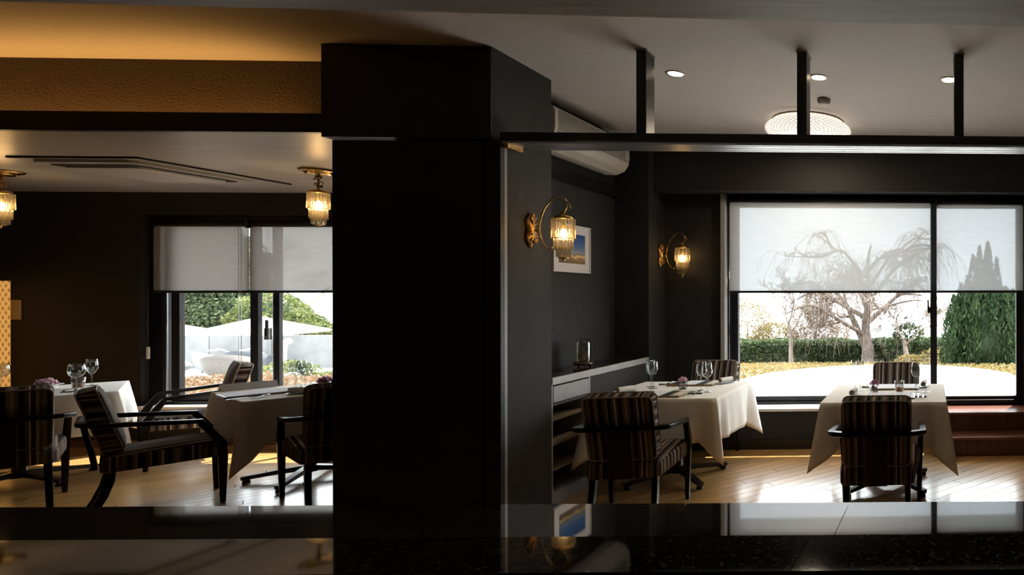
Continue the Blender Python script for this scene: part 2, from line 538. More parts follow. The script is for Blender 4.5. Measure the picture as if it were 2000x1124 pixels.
def struct(name, mb, mats, label, cat, parent=None):
    o = mb.build(name, mats, parent)
    return tag(o, label, cat, kind='structure')

def bev(o, w, seg=2):
    m = o.modifiers.new('edge_rounding', 'BEVEL')
    m.width = w; m.segments = seg; m.limit_method = 'ANGLE'
    return o

def arc(cx, cy, r, a0, a1, n):
    return [(cx + r * math.cos(math.radians(a0 + (a1 - a0) * i / n)), cy + r * math.sin(math.radians(a0 + (a1 - a0) * i / n))) for i in range(n + 1)]

def catmull(pts, n=6):
    P = [Vector(p) for p in pts]; out = []
    for k in range(len(P) - 1):
        p0 = P[max(k - 1, 0)]; p1 = P[k]; p2 = P[k + 1]; p3 = P[min(k + 2, len(P) - 1)]
        for i in range(n):
            t = i / n
            out.append(0.5 * ((2 * p1) + (p2 - p0) * t + (2 * p0 - 5 * p1 + 4 * p2 - p3) * t * t + (3 * p1 - p0 - 3 * p2 + p3) * t ** 3))
    out.append(P[-1])
    return out

# ------------------------------------------------------------------ the setting: floor
FX0, FX1 = -9.9, 3.0
WIN_Y = 6.25        # window wall of the room with the steps
LW_Y = 6.38         # window wall of the lower-ceilinged room
mb = MB(); mb.box(FX0 - 0.2, FX1 + 0.2, -2.6, 6.6, -0.25, -0.018)
floor = struct('floor', mb, 'subfloor', 'honey oak floor of narrow boards laid on the diagonal', 'floor')

def clip(poly, x0, x1, y0, y1):
    def cut(p, inside, inter):
        out = []
        for i in range(len(p)):
            a, b = p[i - 1], p[i]
            ia, ib = inside(a), inside(b)
            if ia != ib: out.append(inter(a, b))
            if ib: out.append(b)
        return out
    def ix(v): return lambda a, b: (v, a[1] + (b[1] - a[1]) * (v - a[0]) / (b[0] - a[0]))
    def iy(v): return lambda a, b: (a[0] + (b[0] - a[0]) * (v - a[1]) / (b[1] - a[1]), v)
    for ins, it in ((lambda p: p[0] >= x0, ix(x0)), (lambda p: p[0] <= x1, ix(x1)), (lambda p: p[1] >= y0, iy(y0)), (lambda p: p[1] <= y1, iy(y1))):
        if len(poly) < 3: return []
        poly = cut(poly, ins, it)
    return poly

rng = random.Random(11)
BW = 0.105; c45 = math.sqrt(0.5)
def ld(s, t):          # along-board s, across t -> xy
    return ((s - t) * c45, (s + t) * c45)
n_board = 0
BY0, BY1 = 3.55, 6.36
t = (BY0 - FX1) * c45
t_end = (BY1 - FX0) * c45

while t < t_end:
    # strip t..t+BW ; s range where it meets the rectangle
    s0 = (FX0 + BY0) * c45 - 1; s1 = (FX1 + BY1) * c45 + 1
    s = s0 - rng.random() * 1.6
    while s < s1:
        ln = rng.choice((1.5, 1.8, 2.1, 2.4))
        g = 0.0022
        poly = clip([ld(s + g, t + g), ld(s + ln - g, t + g), ld(s + ln - g, t + BW - g), ld(s + g, t + BW - g)], FX0, FX1, BY0, BY1)
        s += ln
        if len(poly) < 3: continue
        a = 0.5 * sum(poly[i - 1][0] * poly[i][1] - poly[i][0] * poly[i - 1][1] for i in range(len(poly)))
        if a < 0: poly.reverse(); a = -a
        if a < 0.004: continue
        cx = sum(p[0] for p in poly) / len(poly); cy = sum(p[1] for p in poly) / len(poly)
        ca, sa = math.cos(-PI / 4), math.sin(-PI / 4)
        loc = [((x - cx) * ca - (y - cy) * sa, (x - cx) * sa + (y - cy) * ca) for x, y in poly]
        b = MB().prism(loc, -0.018, -0.0004 * rng.random())
        b.build('floor_board', 'board', floor, (cx, cy, 0), PI / 4)
        n_board += 1
    t += BW
mb = MB(); mb.box(FX0, FX1, -2.6, BY0 - 0.001, -0.018, 0.0)
o = mb.build('floor_border', 'board', floor)

# ------------------------------------------------------------------ walls and ceilings
# end walls and the wall behind the bar (dark, only met from other viewpoints)
struct('wall_left', MB().box(FX0 - 0.2, FX0, -2.6, 6.6, -0.02, 3.2), 'wall_brown', 'dark brown end wall of the low-ceilinged dining room', 'wall')
struct('wall_right', MB().box(FX1, FX1 + 0.2, -2.6, 6.6, -0.02, 3.2), 'wall', 'dark grey end wall beside the wooden steps', 'wall')
struct('wall_rear', MB().box(FX0, FX1, -2.7, -2.6, -0.02, 3.2), 'wall', 'dark wall behind the bar', 'wall')
# main ceiling
struct('ceiling', MB().box(FX0, FX1, -2.6, 6.6, 2.99, 3.15), 'ceiling', 'warm grey papered ceiling with recessed downlights', 'ceiling')
struct('ceiling_lower', MB().box(FX0, -3.28, 4.11, 6.38, 2.51, 2.522).box(FX0, -3.627, 3.86, 4.11, 2.51, 2.522), 'ceiling_low', 'lower glossy grey ceiling holding the flush cassette', 'ceiling')
struct('ceiling_soffit', MB().box(-4.2, 2.4, -2.4, 1.0, 0, 0.5), 'soffit', 'grey streaked soffit over the bar counter', 'ceiling')
so_f = bpy.data.objects['ceiling_soffit']
so_f.location = (0.0, 0.632, 2.2); so_f.rotation_euler = (0, 0, 0.019)
# cove: textured band, ledge and dark fascia board
struct('wall_cove', MB().box(FX0, -3.60, 4.11, 4.20, 2.523, 2.99), 'cove_wall', 'rough textured plaster band glowing amber above the dark beam', 'wall')
struct('trim_1', MB().box(FX0, -3.627, 3.83, 3.865, 2.462, 2.575), 'black_beam', 'black fascia beam below the amber cove', 'beam')
# central block: box head above, wall body, black sliding panel in front
struct('wall_column', MB().box(-3.627, -2.645, 3.83, 4.41, 2.433, 2.99).box(-3.30, -2.645, 3.93, 4.41, 0.0, 2.433), ['wall_speckle'], 'dark speckled pillar between the two dining rooms', 'wall')
struct('wall_column_head_shade', MB().box(-3.629, -2.646, 3.818, 3.830, 2.433, 2.988), 'black_panel', 'black sheet standing in for shade on the boxed head over the sliding partition', 'panel')  # black sheet: the shade on the head's front is put into its colour
pn = thing('door_1', 'tall black sliding partition panel in front of the pillar', 'partition', (0, 0, 0), kind='structure')
bev(MB().box(-3.581, -2.705, 3.832, 3.868, 0.005, 2.418).build('panel', 'black_panel', pn), 0.003)
bev(MB().box(-2.695, -2.602, 3.835, 3.875, 0.005, 2.418).build('stile', 'black_panel', pn), 0.003)
MB().box(-2.672, -2.655, 3.829, 3.836, 1.00, 1.12).build('finger_pull', 'black_metal', pn)
MB().box(-2.646, -2.625, 3.876, 3.93, 0.0, 2.40).build('jamb', 'cab_grey', pn)
# partition between the rooms behind the pillar, with the recess over the cabinet
struct('wall_partition', MB().box(-3.28, -2.96, 4.41, 6.60, 0.0, 2.99), 'wall', 'dark plaster wall of the niche holding the framed picture', 'wall')
struct('wall_pilaster', MB().box(-2.96, -2.645, 5.90, 6.33, 0.0, 2.99), 'wall', 'dark pilaster carrying the far wall sconce', 'wall')
struct('trim_2', MB().box(-2.96, -2.915, 4.42, 5.90, 2.402, 2.492), 'black_beam', 'dark picture rail across the niche wall', 'trim')
# window wall of the room with the steps (X -2.645..3.0)
WX0, WX1 = -2.057, 1.02
struct('wall_window', MB().box(-2.96, WX0, 6.25, 6.45, 0, 2.99).box(WX1, FX1, 6.25, 6.45, 0, 2.99).box(WX0, WX1, 6.25, 6.45, 2.49, 2.99).box(WX0, WX1, 6.25, 6.45, 0, 0.375), 'wall', 'dark wall around the wide garden window', 'wall')
struct('wall_bulkhead', MB().box(-2.645, FX1, 6.0, 6.25, 2.49, 2.99), 'wall', 'dark bulkhead above the garden window', 'wall')
struct('wall_dado', MB().box(-2.645, 0.03, 5.985, 6.25, 0.0, 0.36), 'wall', 'low grey wall under the garden window ledge', 'wall')
struct('baseboard_window', MB().box(-2.645, 0.03, 5.965, 5.985, 0.0, 0.09), 'black_beam', 'black skirting below the garden window', 'baseboard')
struct('trim_3', MB().box(-2.645, 0.03, 5.972, 6.20, 0.362, 0.388), 'white_sill', 'white window ledge in front of the garden window', 'sill')
# window wall of the low room
LX0, LX1 = -7.778, -4.75
struct('wall_back', MB().box(FX0, LX0, 6.38, 6.60, 0, 2.99).box(LX1, -3.28, 6.38, 6.60, 0, 2.99).box(LX0, LX1, 6.38, 6.60, 2.29, 2.99).box(LX0, LX1, 6.38, 6.60, 0, 0.37), 'wall_brown', 'dark brown wall around the terrace window', 'wall')
struct('baseboard_back', MB().box(FX0, -3.28, 6.362, 6.38, 0.0, 0.062), 'brown_base', 'brown wooden skirting under the terrace window', 'baseboard')
struct('trim_4', MB().box(LX0, LX1, 6.30, 6.44, 0.372, 0.40), 'white_sill', 'white sill of the terrace window', 'sill')
# unseen eave added over both windows, its depth set to cut the sun
struct('sun_block_eave', MB().box(FX0 - 1, FX1 + 1, 6.45, 7.42, 2.66, 2.85), 'cab_grey', 'unseen eave added outside above the windows to hold back the sun', 'roof')

# ------------------------------------------------------------------ windows
def pane(par, x0, x1, y, z0, z1):
    return MB().box(x0, x1, y - 0.004, y + 0.004, z0, z1).build('pane', 'pane', par)
def bar(par, name, x0, x1, y0, y1, z0, z1, mat='dark_alu'):
    return bev(MB().box(x0, x1, y0, y1, z0, z1).build(name, mat, par), 0.003)

w2 = thing('window_2', 'wide dark framed garden window with a fixed light and a sliding door light', 'window', (0, 0, 0), kind='structure')
bar(w2, 'frame_jamb', WX0, -1.985, 6.235, 6.40, 0.375, 2.49)
bar(w2, 'frame_jamb', 0.955, WX1, 6.235, 6.40, 0.375, 2.49)
bar(w2, 'frame_head', -1.985, 0.955, 6.235, 6.40, 2.41, 2.49)
bar(w2, 'frame_sill', -1.985, 0.955, 6.235, 6.40, 0.375, 0.415)
bar(w2, 'mullion', 0.006, 0.074, 6.24, 6.36, 0.415, 2.41)
bar(w2, 'sash_stile', -1.985, -1.925, 6.26, 6.32, 0.415, 2.41)
bar(w2, 'sash_stile', 0.885, 0.955, 6.26, 6.32, 0.415, 2.41)
bar(w2, 'sash_rail', -1.925, 0.006, 6.26, 6.32, 0.415, 0.462)
bar(w2, 'sash_rail', 0.074, 0.885, 6.26, 6.32, 0.415, 0.450)
bar(w2, 'sash_rail', -1.925, 0.006, 6.26, 6.32, 2.37, 2.41)
bar(w2, 'sash_rail', 0.074, 0.885, 6.26, 6.32, 2.37, 2.41)
bar(w2, 'lit_jamb_strip', -2.063, -2.022, 6.15, 6.236, 0.39, 2.49, 'cab_grey')  # pale strip: daylight falling on the jamb is painted as grey
pane(w2, -1.925, 0.006, 6.29, 0.462, 2.37)
pane(w2, 0.074, 0.885, 6.29, 0.45, 2.37)
la = bar(w2, 'latch', -0.022, 0.006, 6.215, 6.25, 1.30, 1.36)
bar(w2, 'latch_lever', -0.024, -0.008, 6.20, 6.22, 1.33, 1.43)
bar(w2, 'pull_handle', 0.965, 0.98, 6.205, 6.235, 0.80, 0.90, 'alu')

w1 = thing('window_1', 'dark framed sliding terrace window of the low-ceilinged room', 'window', (0, 0, 0), kind='structure')
bar(w1, 'frame_jamb', LX0, -7.64, 6.44, 6.58, 0.372, 2.29)
bar(w1, 'frame_jamb', LX1 - 0.09, LX1, 6.44, 6.58, 0.372, 2.29)
bar(w1, 'frame_head', -7.64, LX1 - 0.09, 6.44, 6.58, 2.20, 2.29)
bar(w1, 'frame_sill', -7.64, LX1 - 0.09, 6.44, 6.58, 0.372, 0.43)
bar(w1, 'frame_bead', -7.64, -7.628, 6.455, 6.47, 0.43, 2.20, 'alu')
bar(w1, 'sash_stile', -7.60, -7.522, 6.47, 6.52, 0.43, 2.20)
bar(w1, 'sash_stile', -6.826, -6.752, 6.455, 6.50, 0.43, 2.20)
bar(w1, 'sash_stile', -6.664, -6.612, 6.52, 6.56, 0.43, 2.20)
bar(w1, 'sash_bead', -6.672, -6.664, 6.515, 6.53, 0.43, 2.20, 'alu')
bar(w1, 'sash_stile', -5.75, -5.68, 6.47, 6.52, 0.43, 2.20)
bar(w1, 'sash_rail', -7.522, -6.826, 6.47, 6.52, 0.43, 0.49)
bar(w1, 'sash_rail', -6.612, -5.75, 6.52, 6.56, 0.43, 0.49)
bar(w1, 'sash_rail', -5.68, LX1 - 0.09, 6.47, 6.52, 0.43, 0.49)
pane(w1, -7.522, -6.826, 6.495, 0.49, 2.20)
pane(w1, -6.752, -6.664, 6.54, 0.43, 2.20)
pane(w1, -6.612, -5.75, 6.54, 0.49, 2.20)
pane(w1, -5.68, LX1 - 0.09, 6.495, 0.49, 2.20)
bar(w1, 'latch', -6.715, -6.668, 6.475, 6.51, 1.04, 1.16, 'alu')
bar(w1, 'latch_lever', -6.69, -6.672, 6.46, 6.48, 1.08, 1.24, 'black_metal')

# roller blinds
def blind(label, x0, x1, y, z0, z1, mat, roller_r=0.032, chain_x=None, chain_bot=0.9, over=0.0):
    t = thing('roller_blind', label, 'blind', ((x0 + x1) / 2, y, 0), group='half-lowered roller blinds')
    cx = (x0 + x1) / 2
    MB().quad((x0 - cx, 0, z0 + 0.012), (x1 - cx, 0, z0 + 0.012), (x1 - cx, 0, z1 + 0.03), (x0 - cx, 0, z1 + 0.03)).build('cloth', mat, t)
    bev(MB().box(x0 - cx, x1 - cx, -0.009, 0.009, z0 - 0.012, z0 + 0.012).build('bottom_bar', 'dark_alu', t), 0.003)
    r = MB(); r.X = Matrix.Translation((x0 - cx, 0.012, z1 + 0.045)) @ Matrix.Rotation(PI / 2, 4, 'Y')
    r.lathe([(0.001, 0), (roller_r, 0), (roller_r, x1 - x0), (0.001, x1 - x0)], 16)
    r.build('roller', 'dark_alu', t)
    for e in (x0 - cx, x1 - cx - 0.008):
        MB().box(e, e + 0.008, -0.03, 0.055, z1 + 0.0, z1 + 0.085).build('bracket', 'black_metal', t)
    if chain_x is not None:
        m = MB()
        m.tube([(chain_x - cx, -0.03, z1 + 0.05), (chain_x - cx, -0.03, chain_bot + 0.02), (chain_x - cx + 0.012, -0.03, chain_bot), (chain_x - cx + 0.024, -0.03, chain_bot + 0.02), (chain_x - cx + 0.024, -0.03, z1 + 0.05)], 0.0022, 5)
        m.build('pull_chain', 'steel', t)
    return t
blind('wide white roller blind half lowered over the fixed garden window light', -1.985, 0.012, 6.19, 1.515, 2.39, 'blind_w', chain_x=-2.004, chain_bot=0.75)
blind('narrow white roller blind beside the mullion above the dark conifer', 0.070, 0.945, 6.19, 1.515, 2.375, 'blind_w')
blind('beige roller blind on the terrace window next to the brown wall', -7.70, -6.792, 6.415, 1.525, 2.16, 'blind_g', chain_x=-6.86, chain_bot=0.80)
blind('beige roller blind on the terrace window beside the black partition panel', -6.786, -5.80, 6.415, 1.525, 2.16, 'blind_g')
cord = MB().tube([(-7.735, 6.40, 2.1), (-7.735, 6.40, 0.98)], 0.002, 5).build('cord', 'plate_dark')
t_ = thing('blind_cord', 'thin dark blind cord with a small white weight beside the terrace window', 'cord', (0, 0, 0))
cord.parent = t_
bev(MB().box(-7.747, -7.723, 6.392, 6.408, 0.86, 0.98).build('weight', 'porcelain', t_), 0.004)

# ------------------------------------------------------------------ overhead rail, posts, counter, steps, cabinet
rl = thing('sliding_door_rail', 'long black overhead rail with aluminium sliding tracks underneath', 'rail', (0, 0, 0))
bev(MB().box(-2.602, FX1 - 0.002, 3.83, 4.03, 2.424, 2.475).build('rail_beam', 'black_beam', rl), 0.002)
for k in range(3):
    y0 = 3.845 + k * 0.060
    MB().box(-2.60, FX1 - 0.002, y0, y0 + 0.020, 2.408, 2.4235).box(-2.60, FX1 - 0.002, y0 + 0.034, y0 + 0.054, 2.408, 2.4235).box(-2.60, FX1 - 0.002, y0 + 0.020, y0 + 0.034, 2.419, 2.4235).build('track', 'alu', rl)
for k in range(2):
    MB().box(-2.598 + k * 0.02, -2.586 + k * 0.02, 3.85, 3.99, 2.385, 2.408).build('track_stop', 'old_brass', rl)
for k, (x, lab) in enumerate(((-1.791, 'black hanging post on the rail nearest the wall air conditioner'), (-0.818, 'black hanging post on the rail in front of the round ceiling lamp'), (0.154, 'black hanging post at the end of the rail above the narrow blind'))):
    p = thing('hanging_post', lab, 'post', (x + 0.03, 3.83, 0), group='hanging posts on the rail')
    bev(MB().box(-0.03, 0.03, 0.0, 0.115, 2.4752, 2.982).build('post', 'black_beam', p), 0.002)
    MB().box(-0.036, 0.036, -0.006, 0.121, 2.982, 2.9895).build('collar', 'cab_grey', p)

ct = thing('bar_counter', 'polished dark granite bar counter on two levels along the bottom', 'counter', (0, 2.2, 0), -0.027)
for (x0, x1) in ((-6.0, -1.741), (-1.737, -0.329), (-0.325, 2.3)):
    MB().box(x0 + 0.039, x1 + 0.041, -0.78, 0.0, 0.70, 0.74).build('lower_slab', 'granite_polished', ct)
for (x0, x1) in ((-6.0, -0.306), (-0.302, 2.3)):
    MB().box(x0 + 0.039, x1 + 0.041, -0.925, -0.735, 0.875, 0.91).build('upper_slab', 'granite', ct)
MB().box(-5.95, 2.3, -0.90, -0.76, 0.74, 0.875).build('upstand', 'black_panel', ct)
MB().box(-5.95, 2.3, -0.88, -0.06, 0.0, 0.70).build('body', 'black_panel', ct)

st = thing('wooden_steps', 'two dark mahogany steps rising to the garden window', 'steps', (0, 0, 0))
for x0 in [0.04 + 0.10 * k for k in range(14)]:
    bev(MB().box(x0, x0 + 0.098, 5.63, 5.65, 0.0, 0.153).build('riser_board', 'mahogany_v', st), 0.002, 1)
    bev(MB().box(x0, x0 + 0.098, 5.875, 5.895, 0.18, 0.333).build('riser_board', 'mahogany_v', st), 0.002, 1)
bev(MB().box(0.035, 1.44, 5.60, 5.875, 0.153, 0.18).build('tread', 'mahogany', st), 0.005)
bev(MB().box(0.035, 1.44, 5.85, 6.235, 0.333, 0.36).build('tread', 'mahogany', st), 0.005)
MB().box(0.04, 1.43, 5.66, 6.235, 0.0, 0.15).box(0.04, 1.43, 5.9, 6.235, 0.15, 0.33).build('carcass', 'mahogany_v', st)

cb = thing('niche_cabinet', 'built-in grey drawer and open shelf cabinet in the niche', 'cabinet', (0, 0, 0))
CX0, CX1, CY0, CYM, CY1 = -2.955, -2.650, 4.415, 4.91, 5.895
MB().box(CX0, CX0 + 0.02, CY0, CYM, 0, 0.85).build('back_panel', 'cab_dark', cb)
MB().box(CX0, CX1, CY0, CY0 + 0.018, 0, 0.85).build('side_panel', 'cab_grey', cb)
MB().box(CX0, CX1, CYM - 0.022, CYM, 0, 0.85).build('side_panel', 'cab_grey', cb)
MB().box(CX0, CX1 - 0.004, CYM, CY1, 0, 0.85).build('front_panel', 'wall_speckle', cb)
dr = bev(MB().box(CX0 + 0.03, CX1 + 0.002, CY0 + 0.024, CYM - 0.028, 0.722, 0.838).build('drawer', 'cab_grey', cb), 0.003)
MB().box(CX0 + 0.02, CX1 - 0.006, CY0 + 0.018, CYM - 0.022, 0.70, 0.716).build('drawer_divider', 'cab_dark', cb)
for z in (0.60, 0.425, 0.245):
    bev(MB().box(CX0 + 0.02, CX1 - 0.012, CY0 + 0.018, CYM - 0.022, z - 0.009, z + 0.009).build('shelf', 'shelf_wood', cb), 0.002)
MB().box(CX0 + 0.02, CX1 - 0.006, CY0 + 0.018, CYM - 0.022, 0.0, 0.085).build('plinth', 'cab_grey', cb)
wt = thing('stone_worktop', 'dark polished stone worktop with a pale edge over the niche cabinet', 'worktop', (0, 0, 0))
MB().box(CX0, CX1 - 0.010, CY0, CY1, 0.851, 0.902).build('slab', 'marble_dark', wt)
bev(MB().box(CX1 - 0.010, CX1 + 0.008, CY0, CY1, 0.851, 0.902).build('pale_edge', 'stone_edge', wt), 0.002)

# ------------------------------------------------------------------ striped armchairs
def rounded_outline(pts, r, n=5):
    """round the corners of a ccw polygon"""
    out = []
    k = len(pts)
    for i in range(k):
        p = Vector(pts[i]); a = Vector(pts[i - 1]); b = Vector(pts[(i + 1) % k])
        da = (a - p).normalized(); db = (b - p).normalized()
        rr = r[i] if hasattr(r, '__len__') else r
        p0 = p + da * rr; p1 = p + db * rr
        for j in range(n + 1):
            t = j / n
            q = p0 * (1 - t) ** 2 + p * 2 * t * (1 - t) + p1 * t * t
            out.append((q.x, q.y))
    return out

def cushion(outline, layers, mi=0):
    """layers: (z, inset); insets pull each outline point towards the centroid"""
    cx = sum(p[0] for p in outline) / len(outline); cy = sum(p[1] for p in outline) / len(outline)
    rings = []
    for z, ins in layers:
        ring = []
        for x, y in outline:
            dx, dy = x - cx, y - cy
            d = math.hypot(dx, dy)
            k = max(0.02, 1 - ins / d)
            ring.append((cx + dx * k, cy + dy * k, z))
        rings.append(ring)
    return rings

def make_chair(label):
    t = thing('armchair', label, 'armchair', group='striped armchairs at the tables')
    # seat
    ol = rounded_outline([(-0.215, -0.27), (0.215, -0.27), (0.262, 0.265), (-0.262, 0.265)], [0.05, 0.05, 0.06, 0.06])
    ol2 = []
    for x, y in ol:                       # bowed sides
        ol2.append((x * (1 + 0.10 * math.cos((y + 0.02) / 0.29 * PI / 2)), y))
    s = MB()
    rings = cushion(ol2, [(0.325, 0.02), (0.330, 0.004), (0.345, 0.0), (0.405, 0.0), (0.424, 0.006), (0.437, 0.022), (0.446, 0.06), (0.454, 0.12), (0.458, 0.20), (0.459, 0.26)])
    rings = [[(x, y, z + 0.045 * y - 0.004) for x, y, z in r] for r in rings]
    s.loft(rings, 0, True, True)
    seat = s.build('seat', 'stripe_seat', t)
    # backrest: cushion lofted through its thickness, then leaned
    bo = rounded_outline([(-0.203, 0.0), (0.203, 0.0), (0.207, 0.432), (-0.207, 0.432)], [0.035, 0.035, 0.045, 0.045])
    b = MB()
    lean = Matrix.Translation((0, -0.160, 0.452)) @ Matrix.Rotation(math.radians(15.0), 4, 'X')
    b.X = lean
    rr = cushion(bo, [(-0.100, 0.03), (-0.096, 0.008), (-0.082, 0.0), (-0.02, 0.0), (-0.004, 0.01), (0.006, 0.05), (0.012, 0.12), (0.014, 0.17)])
    b.loft([[(x, z, y) for x, y, z in r] for r in rr], 0, True, True)
    back = b.build('backrest', 'stripe_back', t)
    p = MB(); p.X = lean
    loop = [(x, -0.094, y) for x, y in bo]
    p.tube(loop + [loop[0]], 0.0045, 6)
    loop = [(x * 1.004, -0.012, y) for x, y in bo]
    p.tube(loop + [loop[0]], 0.0045, 6)
    p.build('piping', 'piping', back)
    # arm rail: one bent bar round the back
    path = [(-0.272, 0.175), (-0.280, 0.05), (-0.280, -0.13)] + arc(-0.165, -0.215, 0.115, 180, 270, 7)[1:] + arc(0.165, -0.215, 0.115, 270, 360, 7) + [(0.280, -0.13), (0.280, 0.05), (0.272, 0.175)]
    a = MB()
    pts = [(x, y - 0.012, 0.598 + 0.048 * max(0, (0.175 - y) / 0.505)) for x, y in path]
    w = [0.040 if abs(y) < 0.2 else 0.046 for x, y in path]
    a.sweep(pts, w, 0.030)
    bev(a.build('arm_rail', 'black_wood', t), 0.006)
    # back splat
    sp = MB(); sp.sweep([(0, -0.340, 0.660), (0, -0.326, 0.56), (0, -0.306, 0.45), (0, -0.288, 0.318)], 0.128, 0.024, up=(0, 1, 0))
    bev(sp.build('splat', 'black_wood', t), 0.004)
    # legs
    for sgn in (-1, 1):
        f = MB()
        f.sweep([(sgn * 0.271, 0.150, 0.590), (sgn * 0.268, 0.200, 0.51), (sgn * 0.264, 0.243, 0.43), (sgn * 0.260, 0.250, 0.34), (sgn * 0.258, 0.250, 0.16), (sgn * 0.256, 0.250, 0.0)],
                [0.034, 0.036, 0.040, 0.040, 0.034, 0.026], [0.040, 0.042, 0.050, 0.048, 0.038, 0.028], up=(0, 1, 0))
        bev(f.build('front_leg', 'black_wood', t), 0.004)
        r = MB()
        r.sweep([(sgn * 0.185, -0.225, 0.345), (sgn * 0.187, -0.233, 0.25), (sgn * 0.190, -0.255, 0.16), (sgn * 0.192, -0.290, 0.07), (sgn * 0.194, -0.325, 0.0)],
                [0.036, 0.036, 0.034, 0.032, 0.030], [0.048, 0.050, 0.044, 0.038, 0.032], up=(0, 1, 0))
        bev(r.build('rear_leg', 'black_wood', t), 0.004)
    return t
CH = [
    (-6.483, 4.553, 143.5, 'striped armchair seen from behind beside the woven floor lamp'),
    (-5.440, 4.594, 51.3, 'striped armchair in side view with black arms in front of the terrace window'),
    (-6.660, 5.800, 233.0, 'striped armchair at the glowing window wall, backrest rising beside the pale menu'),
    (-4.387, 4.739, 141.4, 'striped armchair half hidden by the black partition panel'),
    (-1.986, 4.260, 96.5, 'striped armchair seen from behind beside the open shelves'),
    (-0.328, 4.047, 91.0, 'striped armchair seen from behind at the table before the steps'),
    (-2.045, 5.63, -93.0, 'striped armchair facing the room with a rolled napkin before it'),
    (-0.322, 5.35, -93.0, 'striped armchair facing the room between the garden window and the amber candle glass'),
]
ch0 = make_chair(CH[0][3])
for k, (x, y, a, lab) in enumerate(CH):
    rz = math.radians(a - 90)
    if k == 0:
        ch0.location = (x, y, 0); ch0.rotation_euler = (0, 0, rz)
    else:
        dup(ch0, (x, y, 0), rz, lab)

# ------------------------------------------------------------------ tables and cloths
def make_table(label, loc, rz, foot_rot, size):
    t = thing('pedestal_table', label, 'table', loc, rz, group='square pedestal tables')
    h = size / 2
    bev(MB().box(-h + 0.01, h - 0.01, -h + 0.01, h - 0.01, 0.690, 0.716).build('tabletop', 'black_wood', t), 0.004)
    MB().lathe([(0.10, 0.690), (0.10, 0.68), (0.038, 0.67), (0.038, 0.10), (0.055, 0.09), (0.055, 0.055)], 16).build('column', 'black_metal', t)
    for k in range(4):
        a = foot_rot + k * PI / 2 - rz
        f = MB(); f.X = Matrix.Rotation(a, 4, 'Z')
        f.sweep([(0.02, 0, 0.085), (0.16, 0, 0.072), (0.36, 0, 0.044), (0.41, 0, 0.038)], [0.05, 0.045, 0.038, 0.040], [0.045, 0.035, 0.028, 0.028])
        f.lathe([(0.001, 0.0), (0.024, 0.0), (0.024, 0.014), (0.016, 0.03), (0.001, 0.03)], 12, c=(0.385, 0, 0))
        f.build('foot', 'black_metal', t)
    return t

def make_cloth(label, loc, rz, size, drop, seed, tip=0.18):
    rg = random.Random(seed)
    h = size / 2
    t = MB()
    NP = 112; NV = 12
    per = []
    for side in range(4):
        for i in range(NP // 4):
            u = i / (NP // 4) * 2 - 1
            c, s = math.cos(side * PI / 2), math.sin(side * PI / 2)
            x, y = u * h, -h
            per.append((x * c - y * s, x * s + y * c, s, -c, (1 - abs(u)) * h, side, u))
    ph = [rg.uniform(0, 6.28) for _ in range(8)]
    tips = [tip * rg.uniform(0.8, 1.2) for _ in range(4)]
    rings = []
    for j in range(NV + 1):
        tt = j / NV
        ring = []
        for (x, y, nx, ny, d, side, u) in per:
            corner = (side if u < 0 else side + 1) % 4
            cw = max(0.0, 1 - d / 0.125)
            hang = drop + tips[corner] * cw
            # outward bulge: corners flare along the diagonal, cloth beside them tucks in
            dx, dy = math.copysign(1, x), math.copysign(1, y)
            flare = 0.095 * tt * math.exp(-(d / 0.055) ** 2)
            tuck = -0.050 * tt * math.exp(-((d - 0.125) / 0.045) ** 2)
            wave = tt * (0.010 * math.sin(7 * u + ph[side]) + 0.006 * math.sin(15 * u + ph[side + 4]) + 0.020)
            wave *= min(1, d / 0.12)
            ox = dx * flare * 0.8 + nx * (tuck + wave)
            oy = dy * flare * 0.8 + ny * (tuck + wave)
            # soft edge at the table rim
            e = min(1.0, tt * 5)
            px = x + nx * 0.004 * e + ox
            py = y + ny * 0.004 * e + oy
            ring.append((px, py, 0.721 - hang * (tt ** 1.02)))
        rings.append(ring)
    rim = [(x * 0.985, y * 0.985, 0.7222) for (x, y, *_r) in per]
    t.loft([rim] + rings, 0, True, False)
    o = len(t.v) - len(per) * (NV + 2)
    # top sheet
    t.f.append(tuple(range(o, o + len(per)))); t.mi.append(0); t.sm.append(False)
    ob = t.build('tablecloth', 'linen', None, loc, rz)
    sd = ob.modifiers.new('cloth_thickness', 'SOLIDIFY'); sd.thickness = 0.0016; sd.offset = 0
    tag(ob, label, 'tablecloth', 'cream tablecloths')
    return ob
RA, RB = math.radians(138 - 90), math.radians(147 - 90)
TB = [
    ('A', (-7.167, 5.133, 0), RA, math.radians(-9), 0.98, 'pedestal table under the cloth beside the woven floor lamp', 'cream tablecloth set with a pink flower dish and tumbler'),
    ('B', (-5.047, 5.216, 0), RB, math.radians(19.5), 0.90, 'pedestal table under the cloth partly behind the black partition', 'cream tablecloth set with a pale standing menu'),
    ('C', (-2.035, 5.05, 0), 0.0, math.radians(45), 0.92, 'pedestal table under the cloth beside the niche cabinet', 'cream tablecloth on the table beside the niche cabinet'),
    ('D', (-0.327, 4.80, 0), 0.0, math.radians(45), 0.89, 'pedestal table under the cloth in front of the wooden steps', 'cream tablecloth on the table in front of the wooden steps'),
]
TBL = {}
for k, (id_, loc, rz, fr, size, lt, lc) in enumerate(TB):
    make_table(lt, loc, rz, fr, size)
    make_cloth(lc, loc, rz, size, 0.328, 40 + k)

TZ = 0.7235
